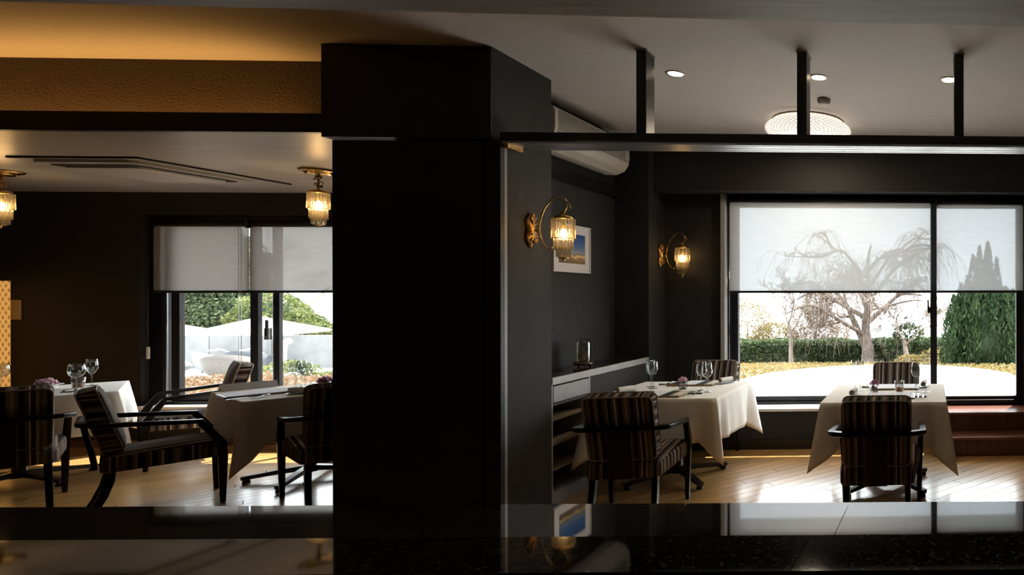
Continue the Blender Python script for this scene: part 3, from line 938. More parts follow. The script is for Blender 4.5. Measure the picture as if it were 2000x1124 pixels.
# ------------------------------------------------------------------ tableware
def lathe_parts(name, label, cat, loc, parts, group, n=24):
    t = thing(name, label, cat, loc, 0, group)
    for pn_, prof, mat in parts:
        MB().lathe(prof, n).build(pn_, mat, t)
    return t
def wine_glass(label, x, y, kind):
    if kind == 'round':
        bowl = [(0.006, 0.108), (0.024, 0.113), (0.041, 0.134), (0.0455, 0.160), (0.043, 0.190), (0.037, 0.216)]
    elif kind == 'tulip':
        bowl = [(0.005, 0.098), (0.016, 0.106), (0.032, 0.140), (0.034, 0.160), (0.0315, 0.195), (0.029, 0.225)]
    else:
        bowl = [(0.006, 0.112), (0.026, 0.120), (0.038, 0.142), (0.041, 0.165), (0.037, 0.200), (0.032, 0.228)]
    bt = bowl[0][1]
    bowl2 = bowl + [(r - 0.0012, z) for r, z in reversed(bowl)]
    return lathe_parts('wine_glass', label, 'glass', (x, y, TZ), [
        ('bowl', bowl2, 'glass'),
        ('stem', [(0.0048, 0.006), (0.0036, 0.03), (0.0036, bt - 0.02), (0.007, bt + 0.001)], 'glass'),
        ('base', [(0.001, 0.0), (0.036, 0.0), (0.036, 0.0015), (0.012, 0.005), (0.0048, 0.010)], 'glass')], 'stemmed glasses on the tables')
def tumbler(label, x, y):
    t = lathe_parts('candle_tumbler', label, 'candle glass', (x, y, TZ), [
        ('cup', [(0.001, 0.0), (0.030, 0.0), (0.038, 0.090), (0.0365, 0.090), (0.0285, 0.008), (0.001, 0.008)], 'glass'),
        ('wax', [(0.001, 0.009), (0.028, 0.009), (0.0315, 0.042), (0.001, 0.040)], 'wax'),
        ('wick', [(0.0015, 0.040), (0.0012, 0.052), (0.0003, 0.053)], 'paper_k')], 'amber candle tumblers')
    return t
def petals(rg, n, r, zc, size, flat=0.6):
    m = MB()
    for k in range(n):
        a = rg.uniform(0, 2 * PI); el = rg.uniform(-0.3, 1.35)
        d = Vector((math.cos(a) * math.cos(el), math.sin(a) * math.cos(el), math.sin(el) * flat))
        c = d * r * rg.uniform(0.6, 1.0) + Vector((0, 0, zc))
        t1 = d.cross(Vector((rg.random(), rg.random(), rg.random()))).normalized(); t2 = d.cross(t1).normalized()
        s = size * rg.uniform(0.7, 1.2)
        m._add([tuple(c - t1 * s * 0.2), tuple(c + t2 * s * 0.5 + d * s * 0.15), tuple(c + t1 * s + d * s * 0.3), tuple(c - t2 * s * 0.5 + d * s * 0.15)], [(0, 1, 2, 3)])
    return m
def flower_cup(label, x, y, mat, seed):
    rg = random.Random(seed)
    t = thing('flower_cup', label, 'flowers', (x, y, TZ), 0, 'small glass flower cups')
    MB().box(-0.026, 0.026, -0.026, 0.026, 0.0, 0.006).build('cup_base', 'glass', t)
    m = MB()
    for a in range(4):
        m.X = Matrix.Rotation(a * PI / 2, 4, 'Z'); m.box(-0.026, 0.026, 0.0235, 0.026, 0.006, 0.048)
    m.build('cup', 'glass', t)
    s = MB()
    for k in range(9):
        s.tube([(rg.uniform(-.015, .015), rg.uniform(-.015, .015), 0.008), (rg.uniform(-.025, .025), rg.uniform(-.025, .025), 0.065)], 0.0016, 4)
    s.build('stems', 'leaf_small', t)
    petals(rg, 90, 0.034, 0.070, 0.017, 0.8).build('blossom', mat, t)
    petals(rg, 40, 0.018, 0.022, 0.014, 0.8).build('blossom', mat, t)
    return t
def flower_dish(label, x, y, mat, seed):
    rg = random.Random(seed)
    t = thing('flower_dish', label, 'flowers', (x, y, TZ), 0, 'low flower dishes')
    MB().lathe([(0.001, 0.0), (0.035, 0.0), (0.040, 0.006), (0.060, 0.022), (0.085, 0.028), (0.083, 0.031), (0.055, 0.026), (0.001, 0.012)], 28).build('dish', 'porcelain', t)
    petals(rg, 130, 0.055, 0.040, 0.028, 0.45).build('blossom', mat, t)
    petals(rg, 26, 0.060, 0.036, 0.02, 0.3).build('leaves', 'leaf_small', t)
    return t
def towel(label, x, y, ang, plate='plate_grey'):
    t = thing('rolled_towel', label, 'towel', (x, y, TZ), math.radians(ang), 'rolled napkins on small plates')
    pl = thing('towel_plate', label.replace('rolled', 'plate under rolled', 1).replace(' on a plate', '').replace(' on a dark plate', ''), 'plate', (x, y, TZ), math.radians(ang), 'small plates for rolled napkins')
    m = MB(); ol = rounded_outline([(-0.085, -0.032), (0.085, -0.032), (0.085, 0.032), (-0.085, 0.032)], 0.028)
    m.loft(cushion(ol, [(0.0, 0.02), (0.002, 0.012), (0.009, 0.0), (0.010, 0.003), (0.005, 0.016)]), 0, True, True)
    m.build('dish', plate, pl)
    r = 0.021
    g = MB(); g.X = Matrix.Translation((-0.065, 0, r + 0.011)) @ Matrix.Rotation(PI / 2, 4, 'Y')
    g.lathe([(r * 0.97, 0.0), (r * 1.02, 0.012), (r, 0.04), (r * 1.03, 0.09), (r * 1.0, 0.12), (r * 0.96, 0.130)], 18)
    roll = g.build('roll', 'towel', t)
    for sgn, x0 in ((0, -0.0655), (1, 0.0655)):
        e = MB(); sp = []
        for k in range(40):
            a = k * 0.55; q = 0.003 + (r * 0.93 - 0.003) * k / 39
            sp.append((x0 + (0.002 if sgn else -0.002), q * math.cos(a), r + 0.011 + q * math.sin(a)))
        e.tube(sp, 0.0024, 4)
        e.build('rolled_end', 'towel_end', t)
        d = MB(); d.X = Matrix.Translation((x0 - (0.001 if sgn else -0.001), 0, r + 0.011)) @ Matrix.Rotation(PI / 2, 4, 'Y')
        d.lathe([(0.001, 0), (r * 0.95, 0)], 18); d.build('end_disc', 'towel_end', t)
    return t
def tray(label, x, y, ang, w, d, strips, group='wooden menu trays'):
    """wooden tray with paper strips: strips = (x0, x1, material) across the width"""
    t = thing('menu_tray', label, 'tray', (x, y, TZ), math.radians(ang), group)
    bev(MB().box(-w / 2, w / 2, -d / 2, d / 2, 0.0, 0.012).build('board', 'tray', t), 0.003)
    for k, (a, b, mat) in enumerate(strips):
        MB().box(a, b, -d / 2 + 0.012, d / 2 - 0.008, 0.0125, 0.0137 + 0.0006 * k).build('paper_strip', mat, t)
    return t
def spoon(label, x, y, ang, z=0.0, kind='spoon', name=None):
    nm = {'spoon': 'spoon', 'fork': 'fork', 'knife': 'knife'}[kind]
    t = thing(nm, label, 'cutlery', (x, y, TZ + z), math.radians(ang), 'cutlery on the tables')
    m = MB(); m.sweep([(-0.09, 0, 0.004), (-0.05, 0, 0.006), (0.02, 0, 0.009), (0.045, 0, 0.006)], [0.011, 0.009, 0.005, 0.005], [0.003, 0.003, 0.003, 0.003])
    m.build('handle', 'steel', t)
    if kind == 'spoon':
        b = MB(); ol = [(0.065 + 0.026 * math.cos(k * PI / 8), 0.017 * math.sin(k * PI / 8)) for k in range(16)]
        b.loft(cushion(ol, [(0.009, 0.0), (0.005, 0.004), (0.003, 0.012)]), 0, True, True); b.build('bowl', 'steel', t)
    elif kind == 'fork':
        b = MB(); b.box(0.042, 0.060, -0.011, 0.011, 0.005, 0.008)
        for k in range(4):
            b.box(0.060, 0.095, -0.011 + k * 0.0062, -0.0075 + k * 0.0062, 0.005, 0.008)
        b.build('tines', 'steel', t)
    else:
        b = MB(); b.sweep([(0.043, 0, 0.006), (0.07, 0.002, 0.006), (0.11, 0.004, 0.005)], [0.016, 0.017, 0.006], 0.002); b.build('blade', 'steel', t)
    return t
def rest(label, x, y, ang):
    t = thing('cutlery_rest', label, 'cutlery rest', (x, y, TZ), math.radians(ang), 'dark cutlery rests')
    m = MB(); m.sweep([(-0.045, 0, 0.006), (-0.03, 0, 0.005), (0, 0, 0.004), (0.03, 0, 0.005), (0.045, 0, 0.006)], [0.018, 0.014, 0.010, 0.014, 0.018], [0.012, 0.010, 0.008, 0.010, 0.012])
    bev(m.build('bar', 'plate_dark', t), 0.002)
    for sx in (-1, 1):
        MB().lathe([(0.001, 0.0), (0.009, 0.0), (0.009, 0.008), (0.001, 0.012)], 10, c=(sx * 0.043, 0, 0.0)).build('knob', 'plate_dark', t)
    return t

# table C (by the niche)
wine_glass('slim stemmed glass at the far niche corner of the table, in the background pair', -2.310, 5.185, 'tulip')
wine_glass('stemmed wine glass nearest the niche, front of its pair', -2.255, 5.10, 'wine')
wine_glass('stemmed wine glass before the front-facing chair, left of its pair', -1.822, 4.985, 'wine')
wine_glass('stemmed wine glass beside the cutlery on the niche table, right of its pair', -1.745, 4.89, 'wine')
CS = [(-0.175, -0.085, 'paper_k'), (-0.085, 0.045, 'paper_w'), (0.045, 0.115, 'paper_k'), (0.115, 0.180, 'paper_c')]
tray('wooden menu tray with black and white strips behind the chair by the shelves', -2.045, 4.755, 0, 0.38, 0.26, CS)
tray('wooden menu tray with black and white strips in front of the chair facing the room', -2.00, 5.33, 0, 0.38, 0.26, CS)
towel('rolled white napkin with brown end beside the open shelves', -2.355, 4.86, 62)
towel('rolled white napkin on a plate before the chair under the far sconce', -1.755, 5.37, 62)
flower_cup('small square glass cup of pink flowers on the niche table', -1.99, 5.045, 'petal_pink', 5)
rest('dark cutlery rest on the far side of the niche table', -2.24, 5.30, 5)
spoon('spoon laid on the far cutlery rest of the niche table', -2.215, 5.325, 95, 0.008)
rest('dark cutlery rest beside the front tray of the niche table', -1.80, 4.80, -5)
spoon('fork by the front tray of the niche table', -1.835, 4.76, 88, 0.006, 'fork')
spoon('knife by the front tray of the niche table', -1.81, 4.76, 88, 0.006, 'knife')
spoon('spoon by the front tray of the niche table', -1.78, 4.77, 88, 0.006)
# table D (before the steps)
wine_glass('slim stemmed glass standing against the white terrace, rear of the far pair', -0.612, 5.06, 'tulip')
wine_glass('stemmed wine glass standing against the white terrace, front of the far pair', -0.553, 4.93, 'wine')
wine_glass('stemmed wine glass in front of the chair back by the candle tumbler', -0.105, 4.83, 'wine')
wine_glass('slim stemmed glass nearest the window mullion', -0.030, 4.80, 'tulip')
DS = [(-0.165, -0.155, 'paper_k'), (-0.15, 0.02, 'paper_w'), (0.03, 0.145, 'paper_w'), (0.15, 0.160, 'paper_k')]
tray('flat menu tray with white papers behind the chair before the steps', -0.30, 4.60, 0, 0.36, 0.25, DS)
tray('flat menu tray with white papers before the chair at the garden window', -0.27, 5.03, 0, 0.36, 0.25, DS)
towel('rolled white napkin with brown end on the table before the steps', -0.575, 4.66, 85)
towel('rolled white napkin beside the slim glass near the mullion', -0.050, 5.08, 85, 'plate_dark')
flower_cup('small square glass cup of mauve flowers on the table before the steps', -0.43, 4.80, 'petal_mauve', 8)
tumbler('clear tumbler with amber wax on the table before the steps', -0.238, 4.80)
rest('dark cutlery rest beside the mauve flowers', -0.505, 5.07, 5)
spoon('spoon laid on the cutlery rest beside the mauve flowers', -0.50, 5.085, 100, 0.008)
rest('dark cutlery rest at the near corner of the table before the steps', -0.075, 4.56, 0)
spoon('fork at the near corner of the table before the steps', -0.115, 4.56, 90, 0.008, 'fork')
spoon('knife at the near corner of the table before the steps', -0.085, 4.56, 90, 0.008, 'knife')
spoon('spoon at the near corner of the table before the steps', -0.05, 4.57, 90, 0.008)
# table A (by the floor lamp)
wine_glass('big round wine glass in front of the amber tumbler', -6.83, 5.20, 'round')
wine_glass('slim tulip glass behind the tilted chair back', -7.10, 5.50, 'tulip')
wine_glass('big round wine glass in front of the woven lamp', -7.50, 5.27, 'round')
tumbler('clear tumbler with amber wax beside the pink flower dish', -7.00, 5.34)
flower_dish('low white dish of pink petals beside the woven lamp', -7.30, 5.38, 'petal_pink', 3)
tray('wooden menu tray on the table beside the woven lamp', -6.99, 4.95, 48, 0.34, 0.22, [(-0.15, 0.05, 'paper_w'), (0.05, 0.15, 'paper_c')])
rest('dark cutlery rest below the big round wine glass', -6.775, 5.13, 40)
spoon('fork on the rest below the big round wine glass', -6.79, 5.10, 138, 0.008, 'fork')
spoon('spoon on the rest below the big round wine glass', -6.77, 5.15, 138, 0.008)
# table B (partly behind the partition)
wine_glass('slim stemmed glass before the green shrub, tallest of three', -5.20, 5.30, 'tulip')
wine_glass('stemmed wine glass before the orange ground cover, left of three', -5.165, 5.22, 'wine')
wine_glass('big round wine glass above the rolled napkin, right of three', -5.05, 5.18, 'round')
flower_dish('low white dish of mauve petals next to the black partition panel', -5.10, 5.40, 'petal_mauve', 4)
tray('wooden tray of pale papers on the table by the partition', -5.19, 4.97, 57, 0.40, 0.28, [(-0.18, -0.05, 'paper_w'), (-0.05, 0.10, 'paper_w'), (0.10, 0.18, 'paper_c')])
towel('rolled brown-ended napkin on a dark plate near the partition panel', -4.86, 4.95, 20, 'plate_dark')
spoon('spoon propped at the front edge of the table by the partition', -4.985, 4.80, 118, 0.004)
spoon('fork lying near the front corner of the table by the partition', -5.05, 4.74, 57, 0.0, 'fork')
mn = thing('standing_menu', 'long pale folded menu standing on the table by the partition', 'menu', (-5.545, 5.235, TZ), math.radians(62))
MB()._add([(-0.16, -0.03, 0.0), (0.16, -0.03, 0.0), (0.16, 0.0, 0.055), (-0.16, 0.0, 0.055), (-0.16, -0.0275, 0.0), (0.16, -0.0275, 0.0), (0.16, 0.0025, 0.053), (-0.16, 0.0025, 0.053)],
          [(0, 1, 2, 3), (7, 6, 5, 4), (0, 4, 5, 1), (2, 6, 7, 3), (1, 5, 6, 2), (0, 3, 7, 4)]).build('front_leaf', 'frame_white', mn)
MB()._add([(-0.16, 0.03, 0.0), (0.16, 0.03, 0.0), (0.16, 0.0, 0.055), (-0.16, 0.0, 0.055), (-0.16, 0.0275, 0.0), (0.16, 0.0275, 0.0), (0.16, -0.0025, 0.053), (-0.16, -0.0025, 0.053)],
          [(0, 3, 2, 1), (4, 5, 6, 7), (0, 1, 5, 4), (2, 3, 7, 6), (1, 2, 6, 5), (0, 4, 7, 3)]).build('rear_leaf', 'frame_white', mn)

# ------------------------------------------------------------------ lamps and fixtures
def point(name, loc, power, col, r=0.02, parent=None):
    l = bpy.data.lights.new(name, 'POINT'); l.energy = power; l.color = col; l.shadow_soft_size = r
    o = bpy.data.objects.new(name, l); COL.objects.link(o); o.location = loc
    if parent: o.parent = parent
    return o
WARM = (1.0, 0.66, 0.32)
def rod_tier(r, z0, z1, n):
    """ring of upright square-edged crystal rods joined into one tier"""
    m = MB()
    w = 2 * PI * r / n * 0.46
    for k in range(n):
        a = 2 * PI * k / n
        m.X = Matrix.Rotation(a, 4, 'Z') @ Matrix.Translation((r, 0, 0))
        m.prism([(-w * 0.7, -w), (w * 0.7, -w * 0.8), (w * 1.3, 0), (w * 0.7, w * 0.8), (-w * 0.7, w)], z0, z1)
    return m
def crystal_shade(t, x, z, power):
    """three-tier crystal shade hanging with its top at height z; parts added to t"""
    def put(mb_, nm, mat):
        o = mb_.build(nm, mat, t); o.location = (x, 0, z); return o
    put(MB().lathe([(0.001, 0.022), (0.022, 0.022), (0.056, 0.012), (0.060, 0.004), (0.060, -0.006), (0.055, -0.008), (0.001, -0.004)], 24), 'shade_cap', 'brass')
    put(rod_tier(0.060, -0.135, -0.006, 22), 'crystal_tier', 'crystal')
    put(rod_tier(0.048, -0.215, -0.105, 18), 'crystal_tier', 'crystal')
    put(rod_tier(0.037, -0.258, -0.185, 14), 'crystal_tier', 'crystal')
    put(MB().lathe([(0.058, -0.136), (0.064, -0.136), (0.064, -0.131), (0.058, -0.131)], 24), 'tier_ring', 'brass')
    put(MB().lathe([(0.001, -0.262), (0.034, -0.260), (0.030, -0.266), (0.008, -0.270), (0.006, -0.282), (0.001, -0.288)], 16), 'finial', 'brass')
    put(MB().lathe([(0.012, -0.01), (0.012, -0.06), (0.010, -0.065)], 10), 'bulb_holder', 'brass')
    put(MB().lathe([(0.010, -0.072), (0.018, -0.090), (0.020, -0.112), (0.013, -0.132), (0.001, -0.138)], 14), 'bulb', 'bulb')
    pl = point('bulb_light', (x, 0, z - 0.115), power, WARM, 0.03, t)
def sconce(label, loc, power):
    t = thing('wall_sconce', label, 'wall lamp', loc, 0, 'brass wall sconces')
    m = MB(); rg = random.Random(2)
    m.X = Matrix.Translation((0.004, 0, 0)) @ Matrix.Rotation(PI / 2, 4, 'Y')
    ol = [((0.115 * abs(math.cos(a)) ** 0.9 * math.copysign(1, math.cos(a))), 0.045 * math.sin(a) * (1 + 0.25 * math.cos(6 * a))) for a in [2 * PI * k / 40 for k in range(40)]]
    m.loft([[(x, y, 0.0) for x, y in ol], [(x * 0.97, y * 0.95, 0.012) for x, y in ol], [(x * 0.6, y * 0.55, 0.026) for x, y in ol], [(x * 0.2, y * 0.2, 0.034) for x, y in ol]], 0, True, True)
    m.X = None
    for k in range(26):                      # cast leaf scrolls
        a = rg.uniform(0, 2 * PI); q = rg.uniform(0.3, 0.95)
        c = Vector((0.022 + rg.uniform(0, 0.014) * (1 - q), 0.042 * q * math.sin(a), 0.112 * q * math.cos(a)))
        d = Vector((0.4, math.sin(a), math.cos(a) * 1.6)).normalized()
        m.tube([c - d * 0.014, c + Vector((0.008, 0, 0)), c + d * 0.016], [0.003, 0.008, 0.002], 6)
    m.build('back_plate', 'old_brass', t)
    arm = catmull([(0.148, 0, -0.108), (0.140, 0, -0.122), (0.120, 0, -0.120), (0.088, 0, -0.075), (0.068, 0, -0.01), (0.072, 0, 0.06), (0.100, 0, 0.145), (0.150, 0, 0.208), (0.195, 0, 0.226), (0.232, 0, 0.208), (0.246, 0, 0.168), (0.228, 0, 0.130)], 6)
    MB().tube(arm, 0.0052, 8).build('arm', 'brass', t)
    MB().tube([(0.03, 0, 0.0), (0.068, 0, 0.0)], 0.008, 8).build('arm_mount', 'brass', t)
    k = MB()
    k.tube(catmull([(0.246, 0, 0.19), (0.262, 0.004, 0.165), (0.250, 0, 0.145), (0.268, -0.004, 0.150)], 5), [0.005] * 16, 6)
    k.tube(catmull([(0.228, 0, 0.135), (0.205, 0, 0.125), (0.212, 0, 0.105), (0.222, 0, 0.098)], 5), [0.006] * 16, 6)
    k.lathe([(0.001, 0.0), (0.011, 0.004), (0.007, 0.014), (0.012, 0.024), (0.001, 0.032)], 10, c=(0.222, 0, 0.100))
    k.build('leaf_joint', 'old_brass', t)
    crystal_shade(t, 0.222, 0.082, power)
    return t
sconce('brass wall sconce with tiered crystal shade on the speckled pillar', (-2.645, 4.17, 1.912), 1.3)
sconce('smaller-looking brass wall sconce on the far dark pilaster near the garden window', (-2.645, 6.13, 1.868), 0.8)

def ceiling_lantern(label, loc, power):
    t = thing('ceiling_lantern', label, 'ceiling lamp', loc, 0, 'crystal ceiling lanterns')
    MB().lathe([(0.001, -0.001), (0.118, -0.001), (0.118, -0.008), (0.108, -0.016), (0.085, -0.022), (0.078, -0.034), (0.055, -0.040), (0.001, -0.046)], 32).build('canopy', 'brass', t)
    for k in range(3):
        a = 2.4 + 2 * PI * k / 3
        MB().lathe([(0.001, -0.042), (0.006, -0.040), (0.008, -0.050), (0.004, -0.060), (0.001, -0.062)], 8, c=(0.088 * math.cos(a), 0.088 * math.sin(a), 0.018)).build('knob', 'brass', t)
    m = MB()
    m.tube([(0, 0, -0.04), (0, 0, -0.16)], 0.007, 8)
    rg = random.Random(4)
    for k in range(14):
        a = rg.uniform(0, 2 * PI); z = rg.uniform(-0.145, -0.05)
        m.tube(catmull([(0.004 * math.cos(a), 0.004 * math.sin(a), z), (0.022 * math.cos(a), 0.022 * math.sin(a), z + 0.014), (0.026 * math.cos(a + .3), 0.026 * math.sin(a + .3), z - 0.006)], 3), [0.004] * 7, 5)
    m.build('cast_stem', 'old_brass', t)
    crystal_shade(t, 0.0, -0.182, power)
    return t
ceiling_lantern('crystal ceiling lantern hanging beside the black partition panel', (-4.985, 5.22, 2.51), 5.0)
ceiling_lantern('crystal ceiling lantern hanging above the woven floor lamp end', (-7.60, 5.34, 2.51), 4.0)

# cove light trough (LED strip lying behind the fascia)
cv = thing('cove_light', 'amber light strip hidden behind the black fascia beam', 'cove light', (0, 0, 0))
MB().box(-9.6, -3.9, 3.90, 3.92, 2.523, 2.533).build('strip', 'trim_ring', cv)
al = bpy.data.lights.new('cove_light_source', 'AREA'); al.shape = 'RECTANGLE'; al.size = 5.5; al.size_y = 0.05
al.energy = 9.5; al.color = (1.0, 0.50, 0.13)
ao = bpy.data.objects.new('cove_light_source', al); COL.objects.link(ao)
ao.location = (-6.75, 3.96, 2.54); ao.rotation_euler = (PI - 0.35, 0, 0); ao.parent = cv

# big drum lamp
dl = thing('drum_ceiling_lamp', 'round glowing ceiling lamp of woven crystal facets behind the middle post', 'ceiling lamp', (-1.045, 5.36, 2.985))
prof = [(0.28, 0.0), (0.335, -0.02), (0.352, -0.055), (0.345, -0.09), (0.315, -0.125), (0.25, -0.15), (0.12, -0.165), (0.001, -0.168)]
m = MB()
NS = 64
pr2 = [(0.29, 0.0)] + [(0.355 * math.sin(a) ** 0.5, -0.074 + 0.074 * math.cos(a)) for a in [PI * k / 20 for k in range(5, 20)]] + [(0.002, -0.148)]
m.lathe(pr2, NS)
m.build('diffuser', 'drum', dl)
fc = MB()
for k in range(len(pr2) - 4):
    (r0, z0), (r1, z1) = pr2[k], pr2[k + 1]
    for i in range(0, 48):
        a0 = 2 * PI * (i + 0.5 * (k % 2)) / 48; a1 = a0 + 2 * PI / 48 * 0.70
        am = (a0 + a1) / 2
        def pp(r, z, a, o): return ((r + o) * math.cos(a), (r + o) * math.sin(a), z - o * 0.5)
        A, B, C2, D = pp(r0, z0, a0, 0.004), pp(r0, z0, a1, 0.004), pp(r1, z1, a1, 0.004), pp(r1, z1, a0, 0.004)
        T = pp((r0 + r1) / 2, (z0 + z1) / 2, am, 0.012)
        fc._add([A, B, C2, D, T], [(0, 1, 4), (1, 2, 4), (2, 3, 4), (3, 0, 4)], 0, False)
o = fc.build('crystal_facets', 'drum2', dl); o['kind'] = 'stuff'
MB().lathe([(0.001, 0.004), (0.285, 0.004), (0.30, -0.004), (0.29, -0.008)], 48).build('ceiling_plate', 'brass', dl)
dk_ = bpy.data.lights.new('drum_light', 'AREA'); dk_.shape = 'DISK'; dk_.size = 0.26; dk_.energy = 6.5; dk_.color = (1.0, 0.80, 0.58)
do_ = bpy.data.objects.new('drum_light', dk_); COL.objects.link(do_); do_.parent = dl; do_.location = (0, 0, -0.152)

for (x, y, lab) in ((-1.724, 4.248, 'recessed downlight beside the first hanging post'), (-0.765, 4.285, 'recessed downlight half behind the middle hanging post'), (0.135, 4.30, 'recessed downlight half behind the last hanging post')):
    t = thing('downlight', lab, 'downlight', (x, y, 2.99), 0, 'recessed ceiling downlights')
    MB().lathe([(0.046, -0.0005), (0.064, -0.0005), (0.062, -0.006), (0.048, -0.004)], 28).build('trim_ring', 'trim_ring', t)
    MB().lathe([(0.001, -0.0015), (0.047, -0.0015), (0.047, -0.0025), (0.001, -0.003)], 24).build('lens', 'downlight', t)
    sp = bpy.data.lights.new('downlight_beam', 'SPOT'); sp.energy = 4; sp.color = (1.0, 0.78, 0.50); sp.spot_size = math.radians(100); sp.spot_blend = 0.6; sp.shadow_soft_size = 0.04
    s_ = bpy.data.objects.new('downlight_beam', sp); COL.objects.link(s_); s_.parent = t; s_.location = (0, 0, -0.012)

t = thing('smoke_detector', 'small round smoke detector on the ceiling near the drum lamp', 'smoke detector', (-0.81, 4.76, 2.99))
MB().lathe([(0.001, -0.001), (0.050, -0.001), (0.050, -0.022), (0.046, -0.026)], 24).build('base', 'cab_grey', t)
MB().lathe([(0.044, -0.025), (0.040, -0.040), (0.030, -0.046), (0.001, -0.048)], 24).build('sensor_dome', 'ac_white', t)

# wall air conditioner
ac = thing('wall_air_conditioner', 'cream wall air conditioner high in the niche under the ceiling', 'air conditioner', (-2.958, 0, 0))
AY0, AY1 = 4.575, 5.685
prof = [(0.0, 2.60), (0.0, 2.865), (0.20, 2.872), (0.228, 2.865), (0.240, 2.84), (0.243, 2.72), (0.235, 2.66), (0.20, 2.605), (0.13, 2.572), (0.03, 2.572)]
m = MB(); m.loft([[(x, AY0, z) for x, z in prof], [(x, AY1, z) for x, z in prof]], 0, False, True)
bev(m.build('casing', 'ac_white', ac), 0.006, 2)
gp = MB()
for k in range(22):                       # perforated intake panel: rows of slots
    z = 2.700 + k * 0.0068
    gp.box(0.2425, 0.2445, AY0 + 0.04, AY1 - 0.08, z, z + 0.0034)
gp.build('intake_grille', 'ac_grey', ac)
MB().box(0.2415, 0.2435, AY0 + 0.02, AY1 - 0.02, 2.684, 2.688).build('panel_gap', 'ac_line', ac)
lv = MB(); lv._add([(0.2005, AY0 + 0.05, 2.602), (0.2005, AY1 - 0.1, 2.602), (0.1345, AY1 - 0.1, 2.5695), (0.1345, AY0 + 0.05, 2.5695), (0.206, AY0 + 0.05, 2.601), (0.206, AY1 - 0.1, 2.601), (0.140, AY1 - 0.1, 2.5665), (0.140, AY0 + 0.05, 2.5665)], [(0, 1, 2, 3), (4, 7, 6, 5), (0, 4, 5, 1), (1, 5, 6, 2), (2, 6, 7, 3), (3, 7, 4, 0)])
lv.build('louvre', 'ac_white', ac)
MB().box(0.06, 0.065, AY0 + 0.05, AY1 - 0.1, 2.5705, 2.5718).box(0.133, 0.137, AY0 + 0.03, AY1 - 0.08, 2.5690, 2.5712).build('louvre_gap', 'ac_line', ac)
MB().lathe([(0.001, -0.002), (0.006, -0.002), (0.006, 0.0)], 10, c=(0.17, AY1 - 0.06, 2.590)).build('sensor_lamp', 'ac_line', ac)

# ceiling cassette
cs = thing('cassette_air_conditioner', 'flush grey ceiling cassette unit with a dark shadow gap', 'air conditioner', (0, 0, 2.51))
def ring(x0, x1, y0, y1, w, z0, z1):
    return MB().box(x0, x1, y0, y0 + w, z0, z1).box(x0, x1, y1 - w, y1, z0, z1).box(x0, x0 + w, y0 + w, y1 - w, z0, z1).box(x1 - w, x1, y0 + w, y1 - w, z0, z1)
MB().box(-6.75, -5.83, 4.765, 4.785, -0.012, -0.0005).box(-5.85, -5.83, 4.785, 5.86, -0.012, -0.0005).build('shadow_gap', 'groove', cs)
ol = rounded_outline([(-6.74, 4.87), (-6.00, 4.87), (-6.00, 5.72), (-6.74, 5.72)], 0.07)
m = MB(); m.loft([[(x, y, -0.001) for x, y in ol], [(x, y, -0.016) for x, y in ol], [(x * 1.0, y, -0.022) for x, y in ol]], 0, False, True)
m.build('panel', 'cassette', cs)
ol = rounded_outline([(-6.70, 4.93), (-6.055, 4.93), (-6.055, 5.66), (-6.70, 5.66)], 0.06)
m = MB(); m.loft([[(x, y, -0.0225) for x, y in ol], [(x, y, -0.026) for x, y in ol]], 0, False, True); m.build('air_slot', 'groove', cs)
ol = rounded_outline([(-6.66, 4.985), (-6.105, 4.985), (-6.105, 5.61), (-6.66, 5.61)], 0.05)
m = MB(); m.loft(cushion(ol, [(-0.026, 0.0), (-0.040, 0.005), (-0.046, 0.03)]), 0, False, True); m.build('intake_panel', 'cassette', cs)

# picture
def picture_mat():
    m, nt, N, L, P = _mat('harbour_dusk_print')
    tc = N.new('ShaderNodeTexCoord'); sp = N.new('ShaderNodeSeparateXYZ'); L.new(tc.outputs['Object'], sp.inputs[0])
    n = N.new('ShaderNodeTexNoise'); n.inputs['Scale'].default_value = 14; n.inputs['Detail'].default_value = 5; L.new(tc.outputs['Object'], n.inputs['Vector'])
    ma = N.new('ShaderNodeMath'); ma.operation = 'MULTIPLY_ADD'; ma.inputs[1].default_value = 0.05; L.new(n.outputs['Fac'], ma.inputs[0]); L.new(sp.outputs['Z'], ma.inputs[2])
    mr = N.new('ShaderNodeMapRange'); mr.inputs['From Min'].default_value = -0.10; mr.inputs['From Max'].default_value = 0.15; L.new(ma.outputs[0], mr.inputs['Value'])
    r = N.new('ShaderNodeValToRGB'); cr = r.color_ramp
    st_ = [(0.0, (0.05, 0.03, 0.015)), (0.18, (0.16, 0.11, 0.06)), (0.25, (0.9, 0.62, 0.28)), (0.28, (0.14, 0.13, 0.12)), (0.36, (0.20, 0.26, 0.34)), (0.55, (0.07, 0.17, 0.38)), (1.0, (0.025, 0.08, 0.24))]
    cr.elements[0].position = 0; cr.elements[0].color = (*st_[0][1], 1); cr.elements[1].position = 1; cr.elements[1].color = (*st_[-1][1], 1)
    for p_, c_ in st_[1:-1]:
        e = cr.elements.new(p_); e.color = (*c_, 1)
    L.new(mr.outputs['Result'], r.inputs['Fac']); L.new(r.outputs['Color'], P.inputs['Base Color']); P.inputs['Roughness'].default_value = 0.3
    return m
pc = thing('framed_picture', 'white framed photograph of a blue dusk sky above lit ground', 'picture', (-2.958, 5.185, 1.868))
MB().box(0.002, 0.016, -0.257, 0.257, -0.193, 0.193).build('mount', 'frame_white', pc)
MB().box(0.0165, 0.0175, -0.185, 0.185, -0.122, 0.122).build('print', picture_mat(), pc)
bev(ring(0, 0, 0, 0, 0, 0, 0).build('dummy', 'frame_white', pc), 0.001)
bpy.data.objects.remove(bpy.data.objects['dummy'])
m = MB()
